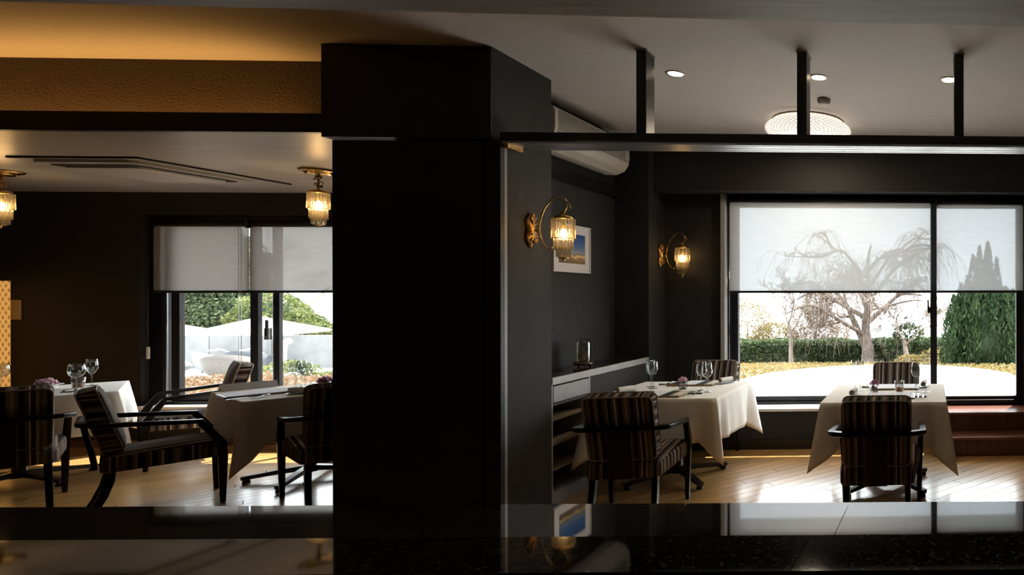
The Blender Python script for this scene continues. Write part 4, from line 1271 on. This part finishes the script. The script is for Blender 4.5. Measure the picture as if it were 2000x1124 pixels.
for (y0, y1, z0, z1) in ((-0.262, 0.262, 0.186, 0.196), (-0.262, 0.262, -0.196, -0.186), (-0.262, -0.252, -0.186, 0.186), (0.252, 0.262, -0.186, 0.186)):
    m.box(0.0, 0.024, y0, y1, z0, z1)
m.build('frame', 'frame_white', pc)

# glass dome with dried flowers
gd = thing('glass_dome', 'glass dome of dried flowers on a dark wooden stand', 'glass dome', (-2.81, 5.10, 0.902))
MB().lathe([(0.001, 0.018), (0.066, 0.018), (0.070, 0.024), (0.070, 0.036), (0.064, 0.042), (0.001, 0.042)], 28).build('stand', 'dark_wood', gd)
for k in range(3):
    a = 0.5 + 2 * PI * k / 3
    MB().lathe([(0.001, 0.0), (0.008, 0.0), (0.011, 0.010), (0.009, 0.019)], 10, c=(0.052 * math.cos(a), 0.052 * math.sin(a), 0)).build('foot', 'dark_wood', gd)
MB().lathe([(0.055, 0.042), (0.055, 0.185), (0.053, 0.205), (0.045, 0.220), (0.025, 0.230), (0.001, 0.232), (0.001, 0.2305), (0.024, 0.2285), (0.0435, 0.2185), (0.0515, 0.204), (0.0535, 0.185), (0.0535, 0.042)], 28).build('dome', 'glass', gd)
rg = random.Random(9); m = MB()
for k in range(16):
    a = rg.uniform(0, 2 * PI); q = rg.uniform(0.01, 0.04); h = rg.uniform(0.06, 0.16)
    m.tube([(0.01 * math.cos(a), 0.01 * math.sin(a), 0.042), (q * math.cos(a), q * math.sin(a), 0.042 + h)], 0.0012, 4)
m.build('stems', 'dried', gd)
petals(rg, 160, 0.036, 0.075, 0.014, 1.6).build('dried_blossom', 'dried', gd)

# woven floor lamp at the end wall, switch plate beside it
def woven_mat():
    m, nt, N, L, P = _mat('woven_shade')
    tc0 = N.new('ShaderNodeTexCoord'); sp0 = N.new('ShaderNodeSeparateXYZ'); L.new(tc0.outputs['Object'], sp0.inputs[0])
    ad0 = N.new('ShaderNodeMath'); L.new(sp0.outputs['X'], ad0.inputs[0]); L.new(sp0.outputs['Y'], ad0.inputs[1])
    tc = N.new('ShaderNodeCombineXYZ'); L.new(ad0.outputs[0], tc.inputs['X']); L.new(sp0.outputs['Z'], tc.inputs['Z'])
    w = N.new('ShaderNodeTexWave'); w.inputs['Scale'].default_value = 9; w.bands_direction = 'X'; w.inputs['Distortion'].default_value = 0
    mp = N.new('ShaderNodeMapping'); mp.inputs['Rotation'].default_value = (0, 0.42, 0); L.new(tc.outputs[0], mp.inputs['Vector']); L.new(mp.outputs['Vector'], w.inputs['Vector'])
    w2_ = N.new('ShaderNodeTexWave'); w2_.inputs['Scale'].default_value = 9; w2_.bands_direction = 'X'
    mp2 = N.new('ShaderNodeMapping'); mp2.inputs['Rotation'].default_value = (0, -0.42, 0); L.new(tc.outputs[0], mp2.inputs['Vector']); L.new(mp2.outputs['Vector'], w2_.inputs['Vector'])
    mu = N.new('ShaderNodeMath'); mu.operation = 'MULTIPLY'; L.new(w.outputs['Fac'], mu.inputs[0]); L.new(w2_.outputs['Fac'], mu.inputs[1])
    r = N.new('ShaderNodeValToRGB'); r.color_ramp.elements[0].color = (0.62, 0.30, 0.07, 1); r.color_ramp.elements[1].color = (0.20, 0.085, 0.016, 1)
    L.new(mu.outputs[0], r.inputs['Fac'])
    L.new(r.outputs['Color'], P.inputs['Emission Color']); P.inputs['Emission Strength'].default_value = 0.48
    L.new(r.outputs['Color'], P.inputs['Base Color'])
    return m
fl = thing('woven_floor_lamp', 'tall glowing amber woven floor lamp against the brown wall', 'floor lamp', (-8.886, 6.02, 0))
ol = rounded_outline([(-0.17, -0.17), (0.17, -0.17), (0.17, 0.17), (-0.17, 0.17)], 0.012)
m = MB(); m.loft([[(x, y, 0.22) for x, y in ol], [(x, y, 1.632) for x, y in ol]], 0, False, False); m.build('shade', woven_mat(), fl)
MB().box(-0.173, 0.173, -0.173, 0.173, 1.628, 1.64).build('top_frame', 'dark_wood', fl)
MB().box(-0.173, 0.173, -0.173, 0.173, 0.205, 0.22).build('bottom_frame', 'dark_wood', fl)
for sx in (-1, 1):
    for sy in (-1, 1):
        MB().box(sx * 0.15 - 0.012, sx * 0.15 + 0.012, sy * 0.15 - 0.012, sy * 0.15 + 0.012, 0.0, 0.205).build('foot', 'dark_wood', fl)
sp_ = thing('wall_plate', 'small tan rectangular control plate on the brown wall beside the woven lamp', 'wall plate', (-8.93, 6.38, 1.352))
bev(MB().box(-0.052, 0.052, -0.016, -0.0005, -0.098, 0.098).build('cover', 'plate_tan', sp_), 0.008)
MB().box(-0.025, 0.025, -0.018, -0.0155, -0.01, 0.05).build('button', 'plate_tan', sp_)

# ------------------------------------------------------------------ outdoors
def gh(x, y):
    """ground height outside"""
    def ramp(v, a, b): return max(0.0, min(1.0, (v - a) / (b - a)))
    if x < -7:
        z = -1.2 * ramp(y, 11.5, 15.0)
        return z
    k = ramp(x, -7, -4)
    return (-1.2 * ramp(y, 11.5, 15.0)) * (1 - k) + (0.18 - 0.50 * ramp(y, 10.3, 16.0) - 3.0 * ramp(y, 19.0, 26.0)) * k
g = MB(); nx, ny = 60, 44
xs = [-60 + 80 * i / nx for i in range(nx + 1)]; ys = [6.62 + 26 * (j / ny) ** 1.3 for j in range(ny + 1)]
vs_ = [(x, y, gh(x, y) - 0.02) for y in ys for x in xs]
fs_ = [(j * (nx + 1) + i, j * (nx + 1) + i + 1, (j + 1) * (nx + 1) + i + 1, (j + 1) * (nx + 1) + i) for j in range(ny) for i in range(nx)]
g._add(vs_, fs_, 0, True)
struct('ground', g, 'soil', 'bare garden soil sloping away outside the windows', 'ground')
# pale apron with a rounded front edge outside the garden window
ap = [(-2.75, 6.46), (1.45, 6.46)] + [(1.45, 8.2)] + [(-0.68 + 1.98 * math.cos(math.radians(a)), 8.55 + 1.95 * math.sin(math.radians(a))) for a in range(4, 180, 8)] + [(-2.75, 8.2)]
struct('ground_apron', MB().prism(ap, 0.05, 0.30), 'terrace', 'blown-out white rounded terrace outside the garden window', 'terrace')
struct('ground_patio', MB().prism([(-44, 15.2), (-9, 15.2), (-9, 26), (-44, 26)], -1.3, -1.17), 'terrace', 'pale paved patio beyond the terrace window', 'patio')

def leaf_mesh(name, mat, parent, rg, sampler, n, size, updir=0.0, aspect=0.5):
    vs_, fs_ = [], []
    for k in range(n):
        c, nrm = sampler(rg)
        d = Vector((rg.gauss(0, 1), rg.gauss(0, 1), rg.gauss(0, 1) + updir)).normalized()
        s = Vector((rg.gauss(0, 1), rg.gauss(0, 1), rg.gauss(0, 1)))
        s = (s - d * s.dot(d)).normalized()
        L_ = size * rg.uniform(0.6, 1.3)
        o = len(vs_)
        vs_ += [tuple(c - d * L_ * 0.5), tuple(c + s * L_ * aspect * 0.5), tuple(c + d * L_ * 0.5), tuple(c - s * L_ * aspect * 0.5)]
        fs_.append((o, o + 1, o + 2, o + 3))
    me = bpy.data.meshes.new(name); me.from_pydata(vs_, [], fs_); me.materials.append(M[mat]); me.update()
    ob = bpy.data.objects.new(name, me); COL.objects.link(ob); ob.parent = parent
    return ob
def ell(cx, cy, cz, rx, ry, rz_, shell=0.55):
    def f(rg):
        d = Vector((rg.gauss(0, 1), rg.gauss(0, 1), rg.gauss(0, 1))).normalized()
        q = shell + (1 - shell) * rg.random() ** 0.5
        lump = 1 + 0.12 * math.sin(5 * d.x + 3 * d.z + cx) * math.cos(4 * d.y + 5 * d.z)
        return Vector((cx + d.x * rx * q * lump, cy + d.y * ry * q * lump, cz + d.z * rz_ * q * lump)), d
    return f
def boxs(x0, x1, y0, y1, z0, z1):
    def f(rg):
        x, y, z = rg.uniform(x0, x1), rg.uniform(y0, y1), rg.uniform(z0, z1)
        k = rg.random()
        if k < 0.45: y = y0 + rg.random() ** 2 * 0.15 * (y1 - y0)
        elif k < 0.85: z = z1 - rg.random() ** 2 * 0.15 * (z1 - z0) + 0.03 * math.sin(x * 5)
        return Vector((x, y, z)), None
    return f
def multi(fs):
    return lambda rg: fs[rg.randrange(len(fs))](rg)

def bare_tree(name, label, base, h, r, seed, spread=0.55, droop=0.0, twigs=5, depth=5, trunk_mat='bark', twig_mat='twig', lean=(0, 0), first=0.35, group='bare garden trees'):
    t = thing(name, label, 'tree', base, 0, group)
    rg = random.Random(seed)
    trunk, br, tw = MB(), MB(), MB()
    def grow(p, d, L_, rad, lev):
        n = 4; pts = [p.copy()]; rr = [rad]
        for k in range(n):
            jit = Vector((rg.gauss(0, 1), rg.gauss(0, 1), rg.gauss(0, 0.6))) * 0.16 * (0.5 if lev == 0 else 1.0)
            d = (d + jit + Vector((0, 0, -droop * max(0, lev - 1) * 0.16))).normalized()
            p = p + d * L_ / n
            pts.append(p.copy()); rr.append(max(0.0055, rad * (1 - 0.42 * (k + 1) / n)))
        (trunk if lev == 0 else br if lev < 3 else tw).tube(pts, rr, 7 if lev == 0 else 5 if lev < 2 else 4 if lev < 3 else 3, cap=False)
        if lev >= depth: return
        nb = rg.choice((2, 3)) if lev < 2 else twigs if lev == depth - 1 else 3
        for b in range(nb):
            tpos = rg.uniform(0.45, 1.0) if b else 1.0
            q = pts[min(n, max(1, int(round(tpos * n))))]
            a = rg.uniform(0, 2 * PI)
            side = Vector((math.cos(a), math.sin(a), rg.uniform(-0.1, 0.5)))
            nd = (d * (1 - spread) + side * spread).normalized()
            if lev >= 2 and droop: nd = (nd + Vector((0, 0, -0.45 * droop))).normalized()
            grow(q, nd, L_ * rg.uniform(0.55, 0.85), rr[-1] * rg.uniform(0.55, 0.85), lev + 1)
    grow(Vector((0, 0, -0.05)), Vector((lean[0], lean[1], 1)).normalized(), h * first, r, 0)
    trunk.build('trunk', trunk_mat, t)
    br.build('branches', trunk_mat, t)
    o = tw.build('twigs', twig_mat, t); o['kind'] = 'stuff'
    return t
def G(x, y): return (x, y, gh(x, y) - 0.02)

def weeping_tree(name, label, base, seed):
    t = thing(name, label, 'tree', base, 0, 'bare garden trees')
    rg = random.Random(seed)
    tr = catmull([(0, 0, -0.05), (0.02, 0, 0.5), (-0.03, 0.02, 1.0), (0.06, 0, 1.7), (0.02, 0.05, 2.4), (0.1, 0, 2.9)], 4)
    m = MB(); m.tube(tr, [0.17 - 0.15 * (k / (len(tr) - 1)) ** 0.8 for k in range(len(tr))], 9); m.build('trunk', 'bark', t)
    br, tw = MB(), MB()
    limbs = []
    def limb(p0, ang, rise, reach, r):
        c, s_ = math.cos(ang), math.sin(ang)
        j = lambda q: rg.uniform(-q, q)
        pts = catmull([p0, (p0[0] + c * reach * 0.3 + j(.05), p0[1] + s_ * reach * 0.3, p0[2] + rise * 0.55 + j(.05)), (p0[0] + c * reach * 0.65 + j(.08), p0[1] + s_ * reach * 0.65, p0[2] + rise + j(.06)), (p0[0] + c * reach, p0[1] + s_ * reach, p0[2] + rise * 0.85 + j(.1))], 5)
        br.tube(pts, [r * (1 - 0.8 * k / (len(pts) - 1)) + 0.006 for k in range(len(pts))], 6)
        limbs.append(pts)
        return pts
    for (z, ang, rise, reach, r) in ((0.35, 2.9, 1.3, 1.0, 0.085), (0.95, 0.15, 0.75, 1.35, 0.06), (1.15, 3.3, 0.6, 1.6, 0.055), (1.35, 2.4, 0.9, 1.2, 0.05), (1.5, 0.6, 0.9, 1.2, 0.05), (1.6, 4.4, 0.7, 1.2, 0.045), (1.8, 5.6, 0.7, 1.3, 0.045), (2.0, 3.0, 0.7, 1.1, 0.04), (2.2, 0.0, 0.6, 1.1, 0.04), (1.2, 5.0, 0.4, 1.3, 0.045), (0.8, 3.6, 0.7, 1.9, 0.05)):
        k = min(range(len(tr)), key=lambda i: abs(tr[i].z - z))
        main = limb(tuple(tr[k]), ang, rise, reach, r)
        for q in range(4):
            p = main[rg.randrange(4, len(main) - 1)]
            limb(tuple(p), ang + rg.uniform(-1.3, 1.3), rg.uniform(-0.1, 0.5), rg.uniform(0.5, 1.0), r * 0.45)
    for q in range(720):
        pts = rg.choice(limbs); k = rg.randrange(3, len(pts)); p = pts[k]
        a = rg.uniform(0, 2 * PI); o = rg.uniform(0.25, 0.85); dr = rg.uniform(0.15, 0.95)
        d = Vector((math.cos(a), math.sin(a), 0))
        e = p + d * o + Vector((0, 0, -dr)); e.z = max(e.z, 0.15)
        c = catmull([p, p + d * o * 0.45 + Vector((0, 0, 0.10)), p + d * o * 0.8 + Vector((0, 0, (e.z - p.z) * 0.4)), e], 3)
        tw.tube(c, [0.0075 - 0.004 * i / (len(c) - 1) for i in range(len(c))], 3, cap=False)
        if rg.random() < 0.7:
            i = rg.randrange(3, len(c) - 2); s2 = c[i]; a2 = a + rg.uniform(-1.5, 1.5)
            tw.tube([s2, s2 + Vector((math.cos(a2) * 0.15, math.sin(a2) * 0.15, -0.12)), s2 + Vector((math.cos(a2) * 0.2, math.sin(a2) * 0.2, -0.35))], [0.006, 0.005, 0.003], 3, cap=False)
    br.build('limbs', 'bark', t)
    o = tw.build('twigs', 'twig', t); o['kind'] = 'stuff'
    return t

# right-hand garden seen through the wide window
h1 = thing('clipped_hedge', 'clipped dark green hedge running behind the white terrace', 'hedge', G(-1.5, 15.4))
rg = random.Random(21)
leaf_mesh('foliage', 'leaf_hedge', h1, rg, boxs(-6.5, 3.9, -0.45, 0.45, 0.02, 0.66), 26000, 0.075)
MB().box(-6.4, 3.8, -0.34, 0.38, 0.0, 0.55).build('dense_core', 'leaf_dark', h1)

weeping_tree('weeping_cherry', 'large bare weeping cherry with a thick grey trunk behind the hedge window', G(-1.49, 14.6), 7)
bare_tree('slim_bare_tree', 'slim bare tree rising from the hedge near the window jamb', G(-3.24, 14.5), 2.7, 0.06, 15, spread=0.42, twigs=5, depth=5, trunk_mat='bark_pale', first=0.36)
bare_tree('forked_bare_tree', 'forked bare tree just beside the window mullion', G(-0.49, 14.4), 3.2, 0.08, 34, spread=0.46, twigs=5, depth=6, trunk_mat='bark_pale', first=0.22)
bare_tree('far_bare_tree', 'thin bare tree between the mullion and the dark conifer', G(0.55, 17.5), 3.0, 0.06, 31, spread=0.45, twigs=5, depth=6, trunk_mat='bark_pale', first=0.22)

def bush(name, label, base, ells, mat, n, size, seed, group=None, stem=True):
    t = thing(name, label, 'bush', base, 0, group)
    rg = random.Random(seed)
    leaf_mesh('foliage', mat, t, rg, multi([ell(*e) for e in ells]), n, size)
    if stem:
        m = MB()
        for e in ells:
            m.tube([(e[0] * 0.3, e[1] * 0.3, -0.05), (e[0] * 0.8, e[1], e[2])], [0.05, 0.015], 5)
        m.build('stem', 'bark', t)
    return t
bush('rusty_shrub', 'rust brown bushy conifer behind the hedge left of the cherry', (-3.25, 17.4, -0.3), [(0, 0, 0.75, 0.75, 0.6, 0.75), (0.1, 0, 1.45, 0.42, 0.4, 0.6), (0.3, 0, 0.6, 0.8, 0.5, 0.5)], 'leaf_rust', 12000, 0.06, 1, 'shrubs behind the hedge')
bush('olive_shrub', 'olive yellow rounded shrub behind the hedge at the window jamb', (-5.15, 17.6, -0.3), [(0, 0, 0.9, 0.75, 0.6, 0.85), (0.75, 0, 0.55, 0.7, 0.5, 0.5)], 'leaf_yellow', 9000, 0.06, 2, 'shrubs behind the hedge')
bush('glossy_shrub', 'dark leaved glossy shrub between the cherry and the mullion', (-0.85, 14.7, -0.25), [(0.1, 0, 0.45, 0.35, 0.3, 0.4), (0.35, 0.1, 0.8, 0.4, 0.3, 0.25)], 'leaf_hedge', 1100, 0.09, 3, 'shrubs behind the hedge')
bush('pale_weed_clump', 'pale yellow-green clump of weeds at the terrace edge beside the conifer', (0.15, 13.2, -0.05), [(0.1, 0, 0.18, 0.5, 0.3, 0.24), (-0.55, 0.1, 0.12, 0.35, 0.3, 0.14)], 'leaf_yellow', 1500, 0.06, 4, 'shrubs behind the hedge', False)

# upright conifer
cn = thing('upright_conifer', 'tall dark green flame-shaped conifer beyond the narrow window light', 'tree', G(1.10, 12.2))
rg = random.Random(5)
spires = []
for k in range(34):
    a_ = k * 2.399963; d_ = 0.72 * math.sqrt((k + 0.3) / 34)
    hh_ = 2.66 - 1.30 * (d_ / 0.72) ** 0.9 + rg.uniform(-0.18, 0.12)
    spires.append((d_ * math.cos(a_) * 1.1, d_ * math.sin(a_) * 0.8, hh_, 0.15 + 0.05 * rg.random()))
def conif(rg):
    lx, ly, hh, rr = spires[rg.randrange(len(spires))]
    q = rg.random() ** 0.85
    r = rr * (0.75 + 0.5 * q) * (1 - q) ** 0.6 * 1.25
    a = rg.uniform(0, 2 * PI); u = 0.55 + 0.5 * rg.random()
    tap = 1 - 0.22 * max(0, q - 0.3)
    return Vector((lx * tap + math.cos(a) * r * u, ly * tap + math.sin(a) * r * u, 0.02 + q * hh)), None
o = leaf_mesh('foliage', 'leaf_conifer', cn, rg, conif, 30000, 0.115, updir=2.8, aspect=0.28)
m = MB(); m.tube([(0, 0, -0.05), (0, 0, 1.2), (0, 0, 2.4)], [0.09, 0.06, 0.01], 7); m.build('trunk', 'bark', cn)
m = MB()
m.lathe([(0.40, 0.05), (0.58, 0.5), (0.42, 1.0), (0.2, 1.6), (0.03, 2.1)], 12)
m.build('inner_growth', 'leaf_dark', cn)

# ground cover round the terrace
def cover(name, label, sampler, mat, n, size, seed):
    t = thing(name, label, 'ground cover', (0, 0, 0), kind='stuff')
    o = leaf_mesh('leaves', mat, t, random.Random(seed), sampler, n, size)
    o['kind'] = 'stuff'
    return t
def ring_cover(rg):
    while True:
        x, y = rg.uniform(-5.2, 2.4), rg.uniform(8.4, 13.6)
        dx, dy = (x + 0.68) / 2.02, (y - 8.55) / 2.0
        if dx * dx + dy * dy > 1.0:
            return Vector((x, y, gh(x, y) + 0.02 + rg.random() * 0.11)), None
cover('yellow_ground_cover', 'low yellow and orange leaved ground cover along the white terrace edge', ring_cover, 'leaf_yellow', 15000, 0.06, 6)
def left_cover(rg):
    x = rg.uniform(-15.5, -6.0); y = rg.uniform(8.2, 13.2)
    return Vector((x, y, gh(x, y) + rg.random() * 0.10 + 0.04 * math.sin(x * 3) * math.sin(y * 4))), None
cover('rust_ground_cover', 'low rust orange ground cover outside the terrace window', left_cover, 'leaf_orange', 22000, 0.075, 7)
bush('green_tuft', 'small bright green tuft beside the terrace window stile', (-12.7, 12.7, -0.35), [(0, 0, 0.25, 0.55, 0.4, 0.32), (0.7, 0.1, 0.12, 0.4, 0.4, 0.2)], 'leaf_light', 2600, 0.07, 8, None, False)

# far house behind the mullion
hs = thing('far_house', 'pale distant house gable between the mullion and the conifer', 'house', (0.9, 30, -1.6))
MB().box(-1.5, 1.9, 0, 3, 0, 1.0).build('walls', 'house_wall', hs)
m = MB(); m._add([(-1.8, -0.2, 0.95), (2.2, -0.2, 0.95), (2.2, 3.2, 0.95), (-1.8, 3.2, 0.95), (-0.1, 1.5, 2.0), (0.5, 1.5, 2.0)], [(0, 1, 5, 4), (1, 2, 5), (2, 3, 4, 5), (3, 0, 4), (3, 2, 1, 0)]); m.build('roof', 'roof_tile', hs)
for x in (-0.8, 0.8):
    w_ = MB().box(x - 0.35, x + 0.35, -0.03, 0.0, 0.25, 0.8).build('window', 'dark_alu', hs)

# left-hand patio seen through the terrace window
cw = thing('concrete_wall', 'grey board-marked concrete garden wall behind the patio furniture', 'wall', (0, 23.6, -1.17), kind='structure')
for k in range(16):
    x0 = -44 + 2.2 * k
    bev(MB().box(x0 + 0.01, x0 + 2.19, 0, 0.25, 0, 1.20).build('panel', 'concrete', cw), 0.006, 1)
MB().box(-44, -8.8, 0.03, 0.22, 0, 1.195).build('core', 'cab_grey', cw)
def parasol(label, x, y, z_edge, r, rise):
    t = thing('patio_parasol', label, 'parasol', (x, y, -1.17), 0.35, 'white patio parasols')
    m = MB(); ze = z_edge + 1.17
    n = 4
    rim = [(r * math.cos(PI / 4 + PI / 2 * k), r * math.sin(PI / 4 + PI / 2 * k), ze) for k in range(n)]
    m._add(rim + [(0, 0, ze + rise)] + [(x_, y_, z_ - 0.10) for x_, y_, z_ in rim] + [(0, 0, ze + rise - 0.03)], [(0, 1, 4), (1, 2, 4), (2, 3, 4), (3, 0, 4), (0, 5, 6, 1), (1, 6, 7, 2), (2, 7, 8, 3), (3, 8, 5, 0), (6, 5, 9), (7, 6, 9), (8, 7, 9), (5, 8, 9)])
    m.build('canopy', 'canvas', t)
    MB().tube([(0, 0, 0.0), (0, 0, ze + rise - 0.02)], 0.03, 8).build('pole', 'wicker_white', t)
    MB().box(-0.3, 0.3, -0.3, 0.3, 0.0, 0.08).build('base_plate', 'concrete', t)
    for k in range(4):
        a = PI / 4 + PI / 2 * k
        MB().tube([(0, 0, ze + rise - 0.06), (r * 0.98 * math.cos(a), r * 0.98 * math.sin(a), ze - 0.02)], 0.012, 5).build('rib', 'wicker_white', t)
    return t
parasol('white parasol canopy in the middle of the terrace window', -27.7, 26.6, 0.02, 2.2, 0.62)
parasol('white parasol canopy cut off by the terrace window frame', -33.2, 26.9, 0.02, 2.2, 0.62)
def tub_chair(label, x, y, ang, mat, cush):
    t = thing('patio_tub_chair', label, 'patio chair', (x, y, -1.17), math.radians(ang), 'rounded patio armchairs')
    n = 18; rings = []
    for (r, zf) in ((0.36, 0.0), (0.46, 0.35), (0.52, 1.0), (0.46, 1.0), (0.40, 0.38)):
        ring_ = []
        for k in range(n + 1):
            a = math.radians(-20 + 220 * k / n)
            top = 0.42 + 0.34 * math.sin(max(0, min(PI, math.radians(180 * k / n)))) ** 0.8
            ring_.append((r * 1.15 * math.cos(a), r * math.sin(a), 0.10 + (top - 0.10) * zf))
        rings.append(ring_)
    m = MB(); m.loft(rings, 0, True, False, closed=False); m.build('shell', mat, t)
    m = MB(); ol = [(0.44 * math.cos(2 * PI * k / 20), 0.40 * math.sin(2 * PI * k / 20) - 0.03) for k in range(20)]
    m.loft(cushion(ol, [(0.12, 0.03), (0.16, 0.0), (0.30, 0.0), (0.36, 0.04), (0.38, 0.2)]), 0, True, True); m.build('seat_cushion', cush, t)
    for k in range(4):
        a = PI / 4 + PI / 2 * k
        MB().tube([(0.3 * math.cos(a), 0.28 * math.sin(a), 0.13), (0.34 * math.cos(a), 0.32 * math.sin(a), 0.0)], 0.018, 6).build('leg', 'wicker_white', t)
    return t
tub_chair('tan woven patio armchair nearest the terrace window', -22.9, 21.0, 215, 'wicker_tan', 'wicker_white')
tub_chair('white patio armchair with a blue-grey cushion behind the tan one', -25.0, 22.5, 150, 'wicker_white', 'cushion_blue')
tub_chair('blue-grey patio armchair farthest from the terrace window', -23.9, 22.6, 190, 'cushion_blue', 'cushion_blue')
pf = thing('patio_pouf', 'round ribbed white pouf on the patio', 'pouf', (-26.1, 22.3, -1.17))
m = MB(); rings = []
for k in range(9):
    a = -PI / 2 + PI * k / 8
    rings.append([((0.34 * math.cos(a) + 0.06) * (1 + 0.03 * math.cos(16 * b)) * math.cos(b), (0.34 * math.cos(a) + 0.06) * (1 + 0.03 * math.cos(16 * b)) * math.sin(b), 0.22 + 0.21 * math.sin(a)) for b in [2 * PI * i / 48 for i in range(48)]])
m.loft(rings, 0, True, True); m.build('body', 'wicker_white', pf)
MB().lathe([(0.001, 0.0), (0.25, 0.0), (0.25, 0.02), (0.001, 0.02)], 20).build('base', 'wicker_tan', pf)
for (x, y, lab) in ((-25.6, 23.25, 'curved white reading lamp over the patio chairs, nearer the window frame'), (-24.5, 23.25, 'curved white reading lamp over the patio chairs, nearer the window stile')):
    t = thing('patio_lamp', lab, 'patio lamp', (x, y, -1.17), 0, 'curved white patio lamps')
    m = MB(); m.tube(catmull([(0.55, 0, 0.0), (0.50, 0, 0.45), (0.2, 0, 0.66), (-0.1, 0, 0.74), (-0.25, 0, 0.70)], 5), 0.025, 6); m.build('arm', 'canvas', t)
    MB().box(-0.42, -0.18, -0.06, 0.06, 0.67, 0.71).build('head', 'canvas', t)
    MB().lathe([(0.001, 0.0), (0.18, 0.0), (0.18, 0.03), (0.001, 0.04)], 16, c=(0.55, 0, 0)).build('base', 'canvas', t)
pt = thing('patio_post', 'white bent post standing against the concrete wall', 'post', (-23.2, 23.0, -1.17))
m = MB(); m.tube(catmull([(0, 0, 0), (0.0, 0, 0.6), (0.06, 0, 0.95), (0.25, 0, 1.05)], 5), 0.10, 8); m.build('pipe', 'canvas', pt)
MB().lathe([(0.001, 0.0), (0.16, 0.0), (0.16, 0.03), (0.001, 0.04)], 14).build('base', 'concrete', pt)

# trees behind the concrete wall
def broad_tree(name, label, base, ells, mat, n, size, seed):
    t = thing(name, label, 'tree', base, 0, 'evergreen trees behind the patio')
    rg = random.Random(seed)
    leaf_mesh('foliage', mat, t, rg, multi([ell(*e, 0.75) for e in ells]), n, size, aspect=0.55)
    m = MB()
    m.tube([(0, 0, -0.1), (0.1, 0, 1.5), (0, 0, 3.0)], [0.25, 0.2, 0.12], 8); m.build('trunk', 'bark', t)
    m = MB()
    for e in ells:
        m.tube([(0, 0, 1.6), (e[0] * 0.5, e[1] * 0.5, (e[2] + 1.4) / 2), (e[0], e[1], e[2])], [0.1, 0.07, 0.03], 6)
    m.build('boughs', 'bark', t)
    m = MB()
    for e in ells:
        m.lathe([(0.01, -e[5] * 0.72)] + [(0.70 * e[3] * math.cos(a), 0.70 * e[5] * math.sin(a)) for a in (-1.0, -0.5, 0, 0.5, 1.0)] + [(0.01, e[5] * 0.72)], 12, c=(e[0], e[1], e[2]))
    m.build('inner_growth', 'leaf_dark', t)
    return t
broad_tree('evergreen_tree', 'large dark evergreen tree filling the terrace window beside its frame', (-40.5, 32.0, -1.5), [(0, 0, 3.0, 3.2, 2.4, 2.4), (2.6, -0.5, 2.2, 2.0, 1.8, 1.6), (-1.5, 0, 6.2, 3.0, 2.2, 2.4), (1.8, 0, 5.2, 2.3, 2.0, 2.2)], 'leaf_tree_veiled', 30000, 0.17, 51)
broad_tree('evergreen_tree', 'middle evergreen tree above the white parasol', (-35.0, 31.0, -1.5), [(0, 0, 3.0, 2.5, 2.2, 2.2), (1.2, -0.3, 4.4, 1.8, 1.6, 1.8), (-1.0, 0, 5.6, 2.2, 1.8, 2.0), (1.6, -0.6, 2.0, 1.4, 1.3, 1.3)], 'leaf_tree_veiled', 30000, 0.16, 52)
broad_tree('laurel_tree', 'bright yellow-green laurel beside the window stile', (-30.3, 29.5, -1.5), [(0, 0, 1.75, 1.5, 1.3, 1.45), (1.3, 0, 1.25, 1.2, 1.1, 1.05), (2.6, 0, 0.85, 1.2, 1.0, 0.85), (4.0, 0.2, 0.75, 1.2, 1.0, 0.75)], 'leaf_light', 22000, 0.15, 53)
bare_tree('tall_bare_tree', 'grey bare tree behind the bright laurel', (-33.0, 34.5, -1.5), 7.0, 0.22, 61, spread=0.5, twigs=5, depth=6, trunk_mat='bark', first=0.36)
